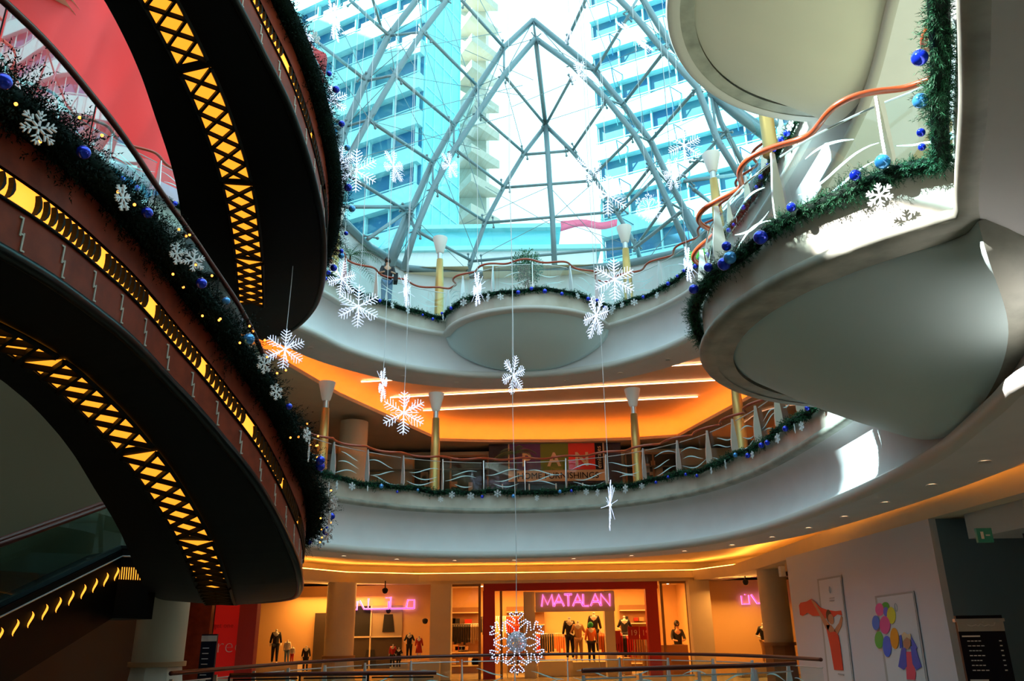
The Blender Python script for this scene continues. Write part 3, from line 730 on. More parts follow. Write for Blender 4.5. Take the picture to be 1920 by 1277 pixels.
# struts between the ribs
def strut(a, b, Ya, Yb, r=.07):
    A, B = Vector(dpt(a, Ya)), Vector(dpt(b, Yb)); mb = MB(); mb.tube([A, B], r, 8)
    d = (B - A).normalized(); s = d.cross(Vector((0, 1, 0))).normalized()
    for t in (.06, .94):
        c = A.lerp(B, t); mb.tube([c - s * .22, c + s * .22], .03, 5); mb.sphere(c - s * .24, .06, 6, 4); mb.sphere(c + s * .24, .06, 6, 4)
    return mk('strut', mb, 'domesteel', dome, True)
for a, b in [((656, 0), (729, 66)), ((560, 52), (686, 150)), ((560, 180), (647, 237)), ((797, 63), (896, 162)), ((741, 141), (851, 233)), ((691, 225), (811, 304)), ((865, 0), (945, 89)), ((655, 330), (768, 400)), ((600, 238), (647, 238)), ((640, 388), (770, 388)), ((690, 448), (765, 395)),
             ((840, -60), (895, -20)), ((1098, 0), (1062, 78)), ((1181, 26), (1115, 134)), ((1253, 87), (1169, 195)), ((1310, 162), (1221, 263)), ((1310, 300), (1262, 345)), ((1235, 327), (1164, 397)), ((1277, 397), (1190, 465)), ((1364, 244), (1310, 300)), ((1284, 340), (1400, 325)), ((1300, 355), (1340, 385))]:
    def dep(p):
        return 24.4 if p[1] < 400 and (p[0] < 700 or p[0] > 1240 or p[1] < 40) else 28.2
    Ya = 24.3 if (a[0] < 800 and a[0] < b[0]) or a[0] > 1240 else (26 if a[1] < 50 else 28.2)
    Yb = 28.4
    if b in ((729, 66), (686, 150), (647, 237), (647, 238)): Yb = 24.7
    strut(a, b, Ya, Yb)
# the apse at the far end
AP = 31.0
N0 = (1023, 235)
for pts, r in (([(1004, 72), N0], .1), ([N0, (1028, 300), (1031, 350), (1036, 410), (1040, 505)], .12), ([N0, (983, 287), (945, 350), (910, 416), (884, 489), (878, 510)], .1), ([N0, (1072, 283), (1112, 330), (1155, 396), (1193, 462), (1206, 505)], .1)):
    Ys = [27.9, AP] if pts[0] == (1004, 72) else [AP] * len(pts)
    member('mullion', [dpt(p, Y) for p, Y in zip(pts, Ys)], r)
for a, b, Ya, Yb in [((945, 141), N0, 28, AP), ((896, 211), (983, 287), 28, AP), ((853, 280), (945, 350), 28, AP), ((814, 354), (910, 416), 28, AP), ((781, 433), (884, 489), 28, AP), ((1073, 143), N0, 28, AP), ((1138, 188), (1073, 283), 28, AP), ((1190, 252), (1112, 330), 28, AP),
                     ((983, 290), (1066, 283), AP, AP), ((945, 352), (1112, 339), AP, AP), ((910, 418), (1155, 397), AP, AP), ((884, 490), (1193, 463), AP, AP), ((1222, 310), (1155, 396), 28, AP), ((1252, 378), (1193, 462), 28, AP)]: strut(a, b, Ya, Yb, .065)
# thin tension rods
rods = MB()
for a, b, Ya, Yb in [((560, 30), (700, 235), 24, 24.5), ((615, 0), (687, 150), 24, 24), ((700, 0), (780, 130), 24, 24), ((830, 0), (905, 220), 28, 28), ((790, 70), (850, 250), 28, 28), ((740, 150), (830, 320), 28, 28), ((900, 0), (948, 90), 28, 28), ((860, 240), (910, 400), 28, 28), ((945, 150), (983, 290), 28, 31), ((720, 100), (940, 60), 24, 28), ((690, 230), (980, 160), 24, 28), ((660, 300), (960, 215), 24, 28), ((800, 62), (1000, 150), 28, 28), ((750, 142), (985, 180), 28, 28),
                     ((700, 228), (900, 280), 28, 28), ((1080, 150), (960, 200), 28, 28), ((1140, 190), (1030, 225), 28, 31), ((1100, 0), (1190, 240), 28, 28), ((1190, 90), (1210, 260), 28, 28), ((1240, 90), (1260, 340), 28, 28), ((1110, 130), (1300, 50), 28, 24), ((1170, 195), (1350, 120), 28, 24), ((1225, 260), (1390, 180), 28, 24), ((870, 420), (1030, 350), 31, 31), ((910, 350), (1030, 420), 31, 31), ((1030, 350), (1150, 480), 31, 31), ((1036, 410), (1110, 345), 31, 31), ((900, 480), (1036, 410), 31, 31), ((1036, 410), (1180, 460), 31, 31),
                     ((768, 400), (870, 500), 28, 31), ((830, 320), (900, 500), 28, 31), ((1180, 380), (1240, 300), 28, 28), ((1220, 480), (1280, 400), 28, 28)]:
    rods.tube([dpt(a, Ya), dpt(b, Yb)], .014, 4)
mk('tension_rods', rods, 'domesteel', dome)
# sill beam round the foot
sill = [(-9.6, 19.0), (-7.4, 22.8), (-6.4, 25.8), (-5.6, 28.6), (-4.4, 30.6), (-1.8, 31.3), (1.8, 31.1), (4.6, 30.6), (7.2, 29.3), (8.4, 25), (8.8, 18)]
mb = MB(); mb.tube([(x, y - 30, .05) for x, y in sill], .16, 8); mk('sill_beam', mb, 'domesteel', dome, True)
# skin of glass panes laid just outside the steel
def arch(Y, o, oi):
    pass
def skin_row(ptsL, ptsR, Y, lift):
    P = [np.array(aty(p[0], p[1], Y)) for p in ptsL[::-1]] + [np.array(aty(p[0], p[1], Y)) for p in ptsR[1:]]
    c = np.array([.8, Y, 17.0]); out = []
    for q in P: d = q - c; out.append(q + d / np.linalg.norm(d) * lift)
    out[0] = np.array([out[0][0] - .1, Y, 16.0]); out[-1] = np.array([out[-1][0] + .1, Y, 16.0]); return out
def resamp(P, n):
    s = np.concatenate([[0], np.cumsum([np.linalg.norm(b - a) for a, b in zip(P[:-1], P[1:])])]); t = np.linspace(0, s[-1], n)
    return [np.array([np.interp(x, s, [p[k] for p in P]) for k in range(3)]) for x in t]
rowA = resamp(skin_row(L2o, R2o, 28.6, .3), 25); rowB = resamp(skin_row(L1o, R1o, 24.8, .5), 25)
O_ = np.array([0, 30, 16])
# apse fan
top = rowA; base = resamp([np.array([x, y, 16.05]) for x, y in ((-5.5, 28.8), (-4.4, 30.8), (-1.8, 31.6), (1.8, 31.6), (5, 31.2), (7.6, 29))], 25)
rows = []
for v in np.linspace(0, 1, 6):
    rows.append([tuple(a * (1 - v) + b * v + np.array([0, 1.2 * math.sin(PI * v) * math.sin(PI * k / 24), .8 * math.sin(PI * v) * math.sin(PI * k / 24)]) - O_) for k, (a, b) in enumerate(zip(top, base))])
mk('glass_skin', MB().grid(rows), 'dome_glass', dome, True)
rows = [[tuple(a - O_) for a in rowA], [tuple(a - O_) for a in rowB]]
for yy in (19, 12, 5, -4): rows.append([tuple(np.array([a[0] * (1.25 if yy < 19 else 1.1), yy, a[2] + (.5 if 3 < k < 21 else 0)]) - O_) for k, a in enumerate(rowB)])
mk('glass_skin', MB().grid(rows), 'dome_glass', dome, True)
mb = MB()
for k in range(0, 25, 3): mb.tube([rows[i][k] for i in range(1, len(rows))], .06, 5)
for i in range(2, len(rows)): mb.tube(rows[i], .1, 6)
mk('purlins', mb, 'domesteel', dome)
# wall under the sill, upper floor
S2 = [np.array(p, float) for p in [(-14, 11), (-10.2, 18.6)] + sill[1:]]; nn = normals(S2, False)
struct('wall_front', sweep(S2, [(.1, 16.0), (.1, 11.0)], False, nn), 'plaster')

# ------------------------------------------------------------------ towers beyond the glass
PSI = math.radians(-28)
def tower(label, corner_px, D, psi, widthL, h, zbase, nfl, fl, m_sp, m_gl, sgn=-1, depth=5.0, mull=2.4):
    c = aty(corner_px, 400, D); r = root('tower', label, 'building', (c[0], D, 0), psi)
    L = widthL * sgn; x0, x1 = min(0, L), max(0, L)
    mb = MB(); mb.box(((x0 + x1) / 2, depth / 2 + .3, h / 2), (x1 - x0 - .2, depth, h)); mk('wall', mb, m_gl, r)
    for k in range(nfl):
        z = zbase + k * fl; mb = MB(); mb.box(((x0 + x1) / 2, .05, z), (x1 - x0, .8, fl * .42)); mb.box(((x0 + x1) / 2, -.36, z + fl * .25), (x1 - x0, .08, .08)); mk('floor_band', mb, m_sp, r)
    mb = MB(); n = int((x1 - x0) / mull)
    for k in range(n + 1): mb.box((x0 + k * mull, .1, h / 2), (.12, .35, h))
    mk('mullions', mb, m_sp, r)
    return r
tl = tower('tall glass office tower seen through the left half of the dome, white floor bands', 783, 56, PSI, 46, 75, 2.2, 20, 3.6, 'spandrel', 'towerglass', -1)
tr_ = tower('tall glass office tower seen through the right half of the dome, white floor bands', 1128, 58, math.radians(-26), 46, 80, 3.2, 21, 3.6, 'spandrel', 'towerglass', 1)
mb = MB()
for k in range(20): 
    for x in np.arange(2, 44, 4.8): mb.tube([(x, -.35, 3.2 + k * 3.6 - 1.5), (x, -1.1, 3.2 + k * 3.6 + .2)], .05, 4); mb.tube([(x, -1.1, 3.2 + k * 3.6 + .2), (x + .7, -.35, 3.2 + k * 3.6 - .2)], .05, 4)
mk('sunshade_brackets', mb, 'towerglass', tr_)
c = aty(783, 400, 56)
r = root('tower_wing', 'pale turquoise curtain wall wing at the corner of the left tower', 'building', (c[0], 56, 0), math.radians(62))
mb = MB(); mb.box((2.7, 6, 36), (5.4, 12, 72)); 
r.location = (c[0] + .3, 56.3, 0)
mk('curtain_wall', mb, 'curtain', r); mb = MB()
for k in range(20): mb.box((2.7, -.02, 2 + k * 3.6), (5.4, .1, .12))
for k in range(5): mb.box((k * 1.35, -.02, 36), (.1, .1, 72))
mk('joints', mb, 'spandrel', r)
c = aty(866, 400, 78); r = root('apartment_tower', 'beige tower with triangular balconies, half lost in the bright sky', 'building', (c[0], 78, 0), 0)
mb = MB(); mb.box((.9, 6, 54), (3.6, 12, 108)); mb.box((2.6, 6.5, 15), (7.5, 12, 34)); mk('wall', mb, 'beigetower', r)
for k in range(28):
    mb = MB(); z = 3 + k * 3.7; mb.prism([(-.9, 0, z), (4.2, 0, z), (1.2, -3.6, z)], (0, 0, -.5), (0, 0, .5)); mk('balcony', mb, 'beigetower', r)
r = root('low_building', 'low pale building with a glass upper storey beyond the foot of the dome', 'building', (0, 46, 0))
mb = MB(); mb.box((-1, 3, 12.4), (13, 5, 24.8)); mk('wall', mb, 'plaster', r); mb = MB(); mb.box((-2, 3.2, 25.7), (10, 4.4, 1.6)); mk('upper_storey', mb, 'curtain', r); mb = MB(); mb.box((-1, 3, 24.8), (13.6, 5.6, .3)); mb.box((-2, 3, 26.5), (10.6, 5, .3)); mk('roof', mb, 'spandrel', r)
r = root('sun_shading_tower', 'plain high office block standing far to the left of the atrium', 'building', (-70, 22.6, 0)); mb = MB(); mb.box((0, 0, 47), (18, 67.4, 94)); mk('wall', mb, 'concrete', r)  # added out of view to limit the sun patch on the right slab
for k in range(18): mb = MB(); mb.box((9.1, 0, 6 + k * 5), (.3, 64, 1.6)); mk('floor_band', mb, 'spandrel', r)
p = aty(1095, 422, 50); mb = MB(); mb.grid([[(p[0] - 1.9 + .38 * k, 50 + .1 * math.sin(k), p[2] + .22 * math.sin(k * .5) - .55 + .05 * k) for k in range(12)], [(p[0] - 1.6 + .36 * k, 50 + .1 * math.sin(k), p[2] + .35 + .1 * math.sin(k * .6)) for k in range(12)]])
mk('flag', mb, 'pinkflag', None, True, .02, label='small pink banner seen through the lower panes of the dome', cat='banner')
struct('ground_outside', MB().add([(-150, 33, 8), (150, 33, 8), (150, 220, 8), (-150, 220, 8)], [(0, 1, 2, 3)]), 'concrete')

mb = MB(); mb.box((-10.9, 8.1, 17.05), (.5, 4.4, 1.9)); mk('roof_sun_blocker', mb, 'concrete', label='unseen concrete block added on the roof left of the dome to stop stray sun', cat='parapet')  # added out of view to keep direct sun off the hoarding

# ------------------------------------------------------------------ hanging snowflakes
def arm_mesh(R_, M3, thick, bumpy=True):
    mb = MB(); rr = random.Random(5)
    def br(x0, z0, x1, z1, r0):
        n = 7; P = []; rad = []
        for j in range(n): t = j / (n - 1); P.append(M3 @ Vector((x0 + (x1 - x0) * t, rr.uniform(-.004, .004), z0 + (z1 - z0) * t))); rad.append(r0 * (1.15 if j % 2 else .72) * (1 - .25 * t))
        mb.tube(P, rad, 6)
    br(0, .04 * R_, 0, R_, thick)
    for f, l in ((.26, .15), (.40, .25), (.54, .30), (.68, .27), (.83, .17)):
        for sg in (-1, 1): br(0, R_ * f, sg * R_ * l * .92, R_ * (f + l * .60), thick * .80)
    return mb
def out_mesh(R_, M3, th):
    mb = MB(); bd = MB()
    def loop(P, beads=True):
        Q = [M3 @ Vector((x * R_, 0, z * R_)) for x, z in P]; mb.tube(Q, th, 5)
        for a, b in zip(Q[:-1], Q[1:]):
            n = max(1, int((b - a).length / .035))
            for k in range(n): bd.sphere(a.lerp(b, k / n), th * 1.5, 6, 4)
    for s in (-1, 1):
        loop([(s * .05, .2), (s * .09, .42), (s * .30, .60), (s * .36, .56), (s * .37, .62), (s * .30, .68), (s * .08, .58), (s * .06, .68), (s * .2, .82), (s * .22, .87), (s * .17, .9), (s * .05, .82), (0, 1.0)])
    return mb, bd
def snowflake(label, loc, R_, yaw, tilt=0, kind='A', wire=6, roll_=0):
    r = root('hanging_snowflake', label, 'snowflake', loc, yaw, 'lit snowflakes hanging in the atrium'); r.rotation_euler = (tilt, 0, yaw)
    for k in range(6):
        M3 = Matrix.Rotation(k * PI / 3 + roll_, 3, 'Y')
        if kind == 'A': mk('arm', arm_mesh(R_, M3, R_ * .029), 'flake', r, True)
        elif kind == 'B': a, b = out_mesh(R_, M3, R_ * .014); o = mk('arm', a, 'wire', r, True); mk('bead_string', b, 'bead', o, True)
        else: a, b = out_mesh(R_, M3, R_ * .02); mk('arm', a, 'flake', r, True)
    mb = MB(); R2 = random.Random(int(abs(loc[0] * 100)))
    if kind == 'B':
        for k in range(90):
            a, b = R2.uniform(0, 6.28), R2.uniform(0, 6.28); q = R_ * .33
            mb.tube([(q * math.cos(a), R2.uniform(-.05, .05), q * math.sin(a)), (q * .9 * math.cos(b), R2.uniform(-.05, .05), q * .9 * math.sin(b))], .005, 4)
    else:
        mb.sphere((0, 0, 0), R_ * .07, 8, 6)
        for k in range(14):
            a = R2.uniform(0, 6.28); y = R2.uniform(-.5, .5); d = Vector((math.cos(a), y, math.sin(a))).normalized() * R_ * R2.uniform(.6, .95); mb.tube([(0, 0, 0), d], .005, 4)
    mk('core', mb, 'flake' if kind != 'B' else 'wire', r, True)
    # the wire is straight up whatever the tilt
    up = (Matrix.Rotation(yaw, 3, 'Z') @ Matrix.Rotation(tilt, 3, 'X')).inverted() @ Vector((0, 0, 1))
    t0 = up * R_ * .95; mb = MB(); P = [t0 + up * wire * t + Vector((.015 * math.sin(t * 14), 0, 0)) for t in np.linspace(0, 1, 14)]; mb.tube(P, .006, 4); mk('wire', mb, 'wire', r); return r
D_ = math.radians
FL = [(545, 62, 11.5, .55, 48, -8, 'A', 'big tilted snowflake touching the garland of the upper ramp at the top'),
 (626, 40, 15, .50, 84, 0, 'A', 'edge-on snowflake at the top left, in front of the left tower'),
 (620, 188, 19.5, .53, 12, 0, 'A', 'snowflake just right of the upper ramp, facing us, above a pair'),
 (668, 320, 17, .55, 5, 15, 'A', 'wide snowflake of the left pair, in front of the palm, facing us'),
 (640, 300, 22, .50, 35, 10, 'A', 'snowflake behind the wide one at the left, nearer the upper ramp'),
 (641, 522, 17, .45, 52, 5, 'A', 'turned snowflake overlapping the top of the one by the left slab edge'),
 (672, 574, 16, .48, 8, 12, 'A', 'snowflake facing us in front of the slab at the left, under the turned one'),
 (738, 312, 21, .55, 62, 0, 'A', 'narrow snowflake just right of the wide pair'),
 (718, 722, 17, .40, 86, 4, 'A', 'edge-on snowflake hanging beside the left gold post glow, above the lit one'),
 (757, 774, 17, .50, 6, 0, 'A', 'snowflake facing us before the left end of the glowing ceiling lines'),
 (534, 655, 13, .36, 24, 10, 'A', 'snowflake under the rounded tip of the upper ramp'),
 (762, 545, 21, .52, 88, 0, 'A', 'edge-on snowflake before the glass near the person on the upper balcony'),
 (843, 310, 23.5, .50, 55, 0, 'A', 'faint snowflake in front of the left dome rib'),
 (895, 542, 19, .48, 80, 5, 'A', 'narrow snowflake left of the round bulge of the upper balcony'),
 (963, 703, 17, .45, 55, 10, 'A', 'small snowflake before the underside of the round bulge'),
 (969, 1204, 15.5, .56, 3, 0, 'B', 'lowest snowflake, outlined in beads of light with a wiry dark heart, before the shop'),
 (1118, 592, 15, .50, 60, 22, 'A', 'long tilted snowflake at the right edge of the round bulge'),
 (1144, 947, 16, .50, 84, 4, 'A', 'edge-on snowflake hanging lowest at the right, before the middle slab'),
 (1152, 524, 17, .53, 8, 5, 'A', 'snowflake facing us before the right post of the upper balcony'),
 (1140, 366, 18, .56, 10, 10, 'A', 'bright snowflake against the right of the apse glass, facing us'),
 (1104, 315, 22, .50, 20, 10, 'A', 'faint snowflake behind the bright one against the apse glass'),
 (1068, 55, 16, .45, 82, 0, 'A', 'edge-on snowflake near the crown of the dome'),
 (1085, 142, 20, .48, 58, 25, 'A', 'pale tilted snowflake below the crown of the dome'),
 (1190, 68, 14, .52, 38, -25, 'A', 'tilted snowflake at the top in front of the right tower'),
 (1283, 272, 18.5, .52, 10, 10, 'A', 'snowflake facing us left of the big right bulge rail'),
 (1262, 326, 20, .50, 50, 20, 'A', 'turned snowflake just below the one beside the right bulge'),
 (1216, 390, 21, .46, 12, 10, 'C', 'thin outlined snowflake above the right post of the upper balcony'),
 (1290, 496, 19, .52, 88, -5, 'A', 'edge-on snowflake before the green sign at the upper right')]
for px, py, Y, R_, yaw, tilt, kind, lab in FL:
    p = aty(px, py, Y); snowflake(lab, (p[0], Y, p[2]), R_, D_(yaw), D_(tilt), kind, max(3.5, min(12, 19 - p[2])))

# ------------------------------------------------------------------ figures
def skin(name, V, E, m, parent=None, sub=1, **kw):
    me = bpy.data.meshes.new(name); keys = list(V); me.from_pydata([V[k][:3] for k in keys], [(keys.index(a), keys.index(b)) for a, b in E], [])
    me.materials.append(MT[m] if isinstance(m, str) else m); o = bpy.data.objects.new(name, me); COL.objects.link(o)
    bm = bmesh.new(); bm.from_mesh(me); lay = bm.verts.layers.skin.verify(); bm.verts.ensure_lookup_table()
    for i, k in enumerate(keys):
        r = V[k][3]; r2 = V[k][4] if len(V[k]) > 4 else r; bm.verts[i][lay].radius = (r, r2); bm.verts[i][lay].use_root = (i == 0)
    bm.to_mesh(me); bm.free()
    md = o.modifiers.new('skin', 'SKIN'); md.use_smooth_shade = True; ms = o.modifiers.new('sub', 'SUBSURF'); ms.levels = sub; ms.render_levels = sub
    dg = bpy.context.evaluated_depsgraph_get(); me2 = bpy.data.meshes.new_from_object(o.evaluated_get(dg)); me2.name = name
    bpy.data.objects.remove(o); me2.polygons.foreach_set('use_smooth', [True] * len(me2.polygons)); o = bpy.data.objects.new(name, me2); COL.objects.link(o)
    if not me2.materials: me2.materials.append(MT[m] if isinstance(m, str) else m)
    if parent: o.parent = parent
    return tag(o, **kw)
def figure(name, label, cat, loc, rz, H, body, top, bottom, head=False, arms='down', group=None, hairm=None, skirt=False, extra=None):
    r = root(name, label, cat, loc, rz, group); s = H / 1.75
    a = {'down': [(.22, .0, 1.18), (.26, .04, .95), (.24, -.08, .82)], 'hip': [(.25, .02, 1.18), (.34, .04, 1.12), (.18, -.12, 1.02)], 'rail': [(.20, -.10, 1.2), (.24, -.25, 1.1), (.10, -.42, 1.08)], 'desk': [(.22, -.08, 1.2), (.22, -.24, 1.1), (.08, -.4, 1.06)]}[arms]
    V = {'pel': (0, 0, .92, .13, .10), 'wa': (0, .0, 1.08, .12, .09), 'ch': (0, .0, 1.3, .15, .10), 'nk': (0, 0, 1.47, .05), 'nt': (0, 0, 1.53, .05)}
    E = [('pel', 'wa'), ('wa', 'ch'), ('ch', 'nk'), ('nk', 'nt')]
    if head: V['hd'] = (0, -.01, 1.62, .085, .10); V['ht'] = (0, 0, 1.72, .07, .08); E += [('nt', 'hd'), ('hd', 'ht')]
    for sg, n in ((-1, 'l'), (1, 'r')):
        V['sh' + n] = (sg * .17, 0, 1.41, .055); V['el' + n] = (sg * a[0][0], a[0][1], a[0][2], .04); V['fa' + n] = (sg * a[1][0], a[1][1], a[1][2], .034); V['ha' + n] = (sg * a[2][0], a[2][1], a[2][2], .03)
        E += [('ch', 'sh' + n), ('sh' + n, 'el' + n), ('el' + n, 'fa' + n), ('fa' + n, 'ha' + n)]
        V['hi' + n] = (sg * .09, 0, .86, .09); V['kn' + n] = (sg * .10, -.02, .48, .058); V['an' + n] = (sg * .11, .02, .09, .038); V['to' + n] = (sg * .12, -.14, .035, .035)
        E += [('pel', 'hi' + n), ('hi' + n, 'kn' + n), ('kn' + n, 'an' + n), ('an' + n, 'to' + n)]
    sc = lambda d, k=1.0: {q: tuple(v * s for v in p[:3]) + tuple(x * s * k for x in p[3:]) for q, p in d.items()}
    skin('body', sc(V), E, body, r)
    tv = {q: V[q] for q in ('wa', 'ch', 'shl', 'ell', 'fal', 'shr', 'elr', 'far')}; tv['hem'] = (0, 0, .86, .15, .12)
    tv = {q: p[:3] + tuple(x * 1.22 + .012 for x in p[3:]) for q, p in tv.items()}
    skin('top', sc(tv), [('wa', 'hem'), ('wa', 'ch'), ('ch', 'shl'), ('shl', 'ell'), ('ell', 'fal'), ('ch', 'shr'), ('shr', 'elr'), ('elr', 'far')], top, r)
    if skirt: mb = MB(); mb.lathe([(.16 * s, 1.0 * s), (.2 * s, .8 * s), (.25 * s, .5 * s)], n=16); mk('skirt', mb, bottom, r, True)
    else:
        bv = {q: V[q] for q in ('pel', 'hil', 'knl', 'anl', 'hir', 'knr', 'anr')}; bv = {q: p[:3] + tuple(x * 1.15 + .01 for x in p[3:]) for q, p in bv.items()}
        skin('trousers', sc(bv), [('pel', 'hil'), ('hil', 'knl'), ('knl', 'anl'), ('pel', 'hir'), ('hir', 'knr'), ('knr', 'anr')], bottom, r)
    if head:
        mb = MB(); mb.sphere((0, .012 * s, 1.665 * s), .115 * s, 14, 10, (.92, 1.05, 1.12)); mb.sphere((0, .09 * s, 1.52 * s), .08 * s, 10, 8, (1, .8, 1.5)); mk('hair', mb, hairm or 'hair', r, True)
        mb = MB(); mb.sphere((0, -.105 * s, 1.63 * s), .018 * s, 6, 5); 
        for sg in (-1, 1): mb.sphere((sg * .032 * s, -.098 * s, 1.66 * s), .012 * s, 6, 5)
        mk('face', mb, body, r, True)
    else: mb = MB(); mb.lathe([(.052 * s, 1.52 * s), (.052 * s, 1.575 * s), (.03 * s, 1.59 * s)], n=12); mk('neck_cap', mb, 'white', r, True)
    return r

# ------------------------------------------------------------------ upper left: cloth, print behind the rail, plants, person
mb = MB(); rows = []
CP = catmull([(-12.8, 9.0), (-11.5, 13.2), (-10.3, 15.8), (-9.0, 17.9), (-7.7, 19.8), (-6.9, 21.6), (-6.5, 23.4)], 8, False); CLn = arclen(CP, False)[1][-1]
for v in np.linspace(0, 1, 40):
    row = []
    for u in np.linspace(0, 1, 150):
        p, _n, _d = at_s(CP, u * CLn, False); w = .20 * math.sin(u * 38 + 5 * v) * (.5 + v * .5) + .09 * abs(math.sin(u * 52 - 7 * v)) * 1.3 + .10 * math.sin(u * 13 - 6 * v) + .05 * math.sin(u * 71 + v * 9)
        row.append((p[0] - w * .9, p[1] + w * .43, 12.35 + 8.5 * v - .35 * math.sin(PI * u) * (1 - v)))
    rows.append(row)
mk('hanging_cloth', mb.grid(rows), 'redcloth', None, True, .015, label='huge red cloth draped behind the upper left rail', cat='cloth')
pr = root('printed_hoarding', 'lavender hoarding printed with red ribbons and stars behind the upper left glass', 'hoarding', (0, 0, 11.0))
HP = [q + np.array([.26, -.16]) for q in CP]; HP = HP[:44]; HLn = arclen(HP, False)[1][-1]
mb = MB(); mb.grid([[(q[0], q[1], .02) for q in HP], [(q[0], q[1], 1.42) for q in HP]]); mk('panel', mb, 'lavender', pr, thick=.04)
for k in range(8):
    ss = .6 + k * 1.45; c, _n, d = at_s(HP, ss, False)
    if ss > HLn - .3: break
    P2 = lambda u, z: (c[0] + d[0] * u - _n[0] * .04, c[1] + d[1] * u - _n[1] * .04, z)
    mb = MB(); tl_ = .14 * math.sin(k * 2.2); mb.prism([P2(-.09, .03), P2(.09, .03), P2(.09 + tl_, 1.41), P2(-.09 + tl_, 1.41)], (0, 0, 0), (-_n[0] * .006, -_n[1] * .006, 0)); 
    for a_ in range(6):
        a = a_ * PI / 3 + .5 * k; mb.prism([P2(.04 * math.sin(a), .7 - .04 * math.cos(a)), P2(.52 * math.cos(a), .7 + .52 * math.sin(a)), P2(-.04 * math.sin(a), .7 + .04 * math.cos(a))], (-_n[0] * .006, -_n[1] * .006, 0), (-_n[0] * .012, -_n[1] * .012, 0))
    mk('red_print', mb, 'redprint', pr)
# palm behind the upper rail
def palm(label, loc, h, n, seed, L=1.0):
    r = root('potted_palm', label, 'plant', loc); R = random.Random(seed)
    mb = MB(); mb.lathe([(.16, 0), (.22, .38), (.24, .4), (.2, .4), (.18, .3)], n=18); mk('pot', mb, 'marble', r, True)
    mb = MB(); mb.tube([(0, 0, .3), (.03, 0, h * .6), (0, .02, h)], [.05, .04, .03], 8); mk('trunk', mb, 'bark', r, True)
    for k in range(n):
        a = 2 * PI * k / n + R.uniform(-.2, .2); e = R.uniform(.25, 1.1); mb = MB(); P = []
        for t in np.linspace(0, 1, 10): P.append(Vector((math.cos(a) * L * t * math.cos(e * .6), math.sin(a) * L * t * math.cos(e * .6), h + L * (math.sin(e) * t - .75 * t * t))))
        mb.tube(P, [.012 * (1 - .8 * t) for t in np.linspace(0, 1, 10)], 4)
        for j in range(1, 9):
            for f in (0, .5):
                q = P[j].lerp(P[j + 1], f); d = (P[j + 1] - P[j]).normalized(); s_ = d.cross(Vector((0, 0, 1))).normalized()
                for sg in (-1, 1):
                    tip = q + s_ * sg * L * .28 * math.sin(PI * (j + f) / 9.5 * .9 + .25) + d * .12 + Vector((0, 0, -.07)); w = d * .014
                    mb.add([tuple(q - w), tuple(q + w), tuple(tip)], [(0, 1, 2)])
        mk('frond', mb, 'leaf', r)
    return r
p = aty(655, 505, 23.6); palm('feathery palm standing behind the rail at the left of the upper balcony', (p[0], 23.6, 11.02), 2.2, 13, 3, 1.2)
p = aty(1000, 850, 28.5); palm('feathery palm in front of the colourful shop sign on the middle floor', (-.0 + .05, 28.5, 5.52), 2.1, 11, 5, .9)
# tub tree on the round bulge of the upper balcony
p = aty(988, 520, 23.4); r = root('potted_tree', 'bushy tree in a tub behind the glass of the round bulge of the upper balcony', 'plant', (p[0], 23.4, 11.02))
mb = MB(); mb.lathe([(.2, 0), (.26, .35), (.27, .36), (.22, .34)], n=18); mk('tub', mb, 'white', r, True)
mb = MB(); mb.tube([(0, 0, .3), (.05, 0, .7), (0, 0, 1.6)], [.035, .03, .02], 6); mb.tube([(0, 0, .4), (-.08, 0, .8), (-.02, 0, 1.1)], .018, 5); mk('trunk', mb, 'bark', r, True)
mb = MB()
for k in range(1500):
    R_ = rnd.random() ** .4; a, b = rnd.uniform(0, 6.28), math.acos(rnd.uniform(-1, 1)); c = Vector((.55 * R_ * math.sin(b) * math.cos(a), .5 * R_ * math.sin(b) * math.sin(a), 1.6 + .6 * R_ * math.cos(b)))
    d = Vector((rnd.gauss(0, 1), rnd.gauss(0, 1), rnd.gauss(.3, 1))).normalized(); s_ = d.orthogonal().normalized() * .022
    mb.add([tuple(c - s_ * .2), tuple(c + d * .045 - s_), tuple(c + d * .10), tuple(c + d * .045 + s_)], [(0, 1, 2, 3)])
mk('foliage', mb, 'leaf', r)
p = aty(728, 540, 22.85); pe = figure('person', 'dark-haired person in black top and blue jeans leaning on the upper balcony rail', 'person', (p[0] - .05, 22.85, 11.03), math.radians(12), 1.72, 'skin', 'cloth_black', 'jeans', True, 'rail')
mb = MB(); mb.box((.26, -.1, .98), (.12, .34, .26)); mb.tube([(.26, -.1, 1.1), (.2, 0, 1.45), (.26, .1, 1.1)], .012, 5); o = mk('shoulder_bag', mb, 'cloth_black', pe)
# a white kiosk, a lime sign on the upper floor
r = root('kiosk', 'white rounded kiosk behind the glass right of the tub tree', 'kiosk', (aty(1068, 520, 26)[0], 26, 11.02)); mb = MB(); mb.lathe([(.45, 0), (.5, .1), (.48, 1.5), (.42, 1.6)], n=24); mk('housing', mb, 'white', r, True); mb = MB(); mb.lathe([(.5, 1.0), (.51, 1.12)], n=24); mk('band', mb, 'alu', r)
p = aty(1310, 505, 22.5); mb = MB(); mb.prism([(p[0] - .35, 22.5, 12.0), (p[0] + .3, 22.5, 12.0), (p[0] + .3, 22.5, 12.75), (p[0] - .35, 22.5, 12.6)], (0, -.03, 0), (0, .03, 0)); mb.box((p[0], 22.5, 11.5), (.05, .05, 1.0)); mk('sign_board', mb, 'limesign', label='bright lime green sign board behind the right rail of the upper balcony', cat='sign')

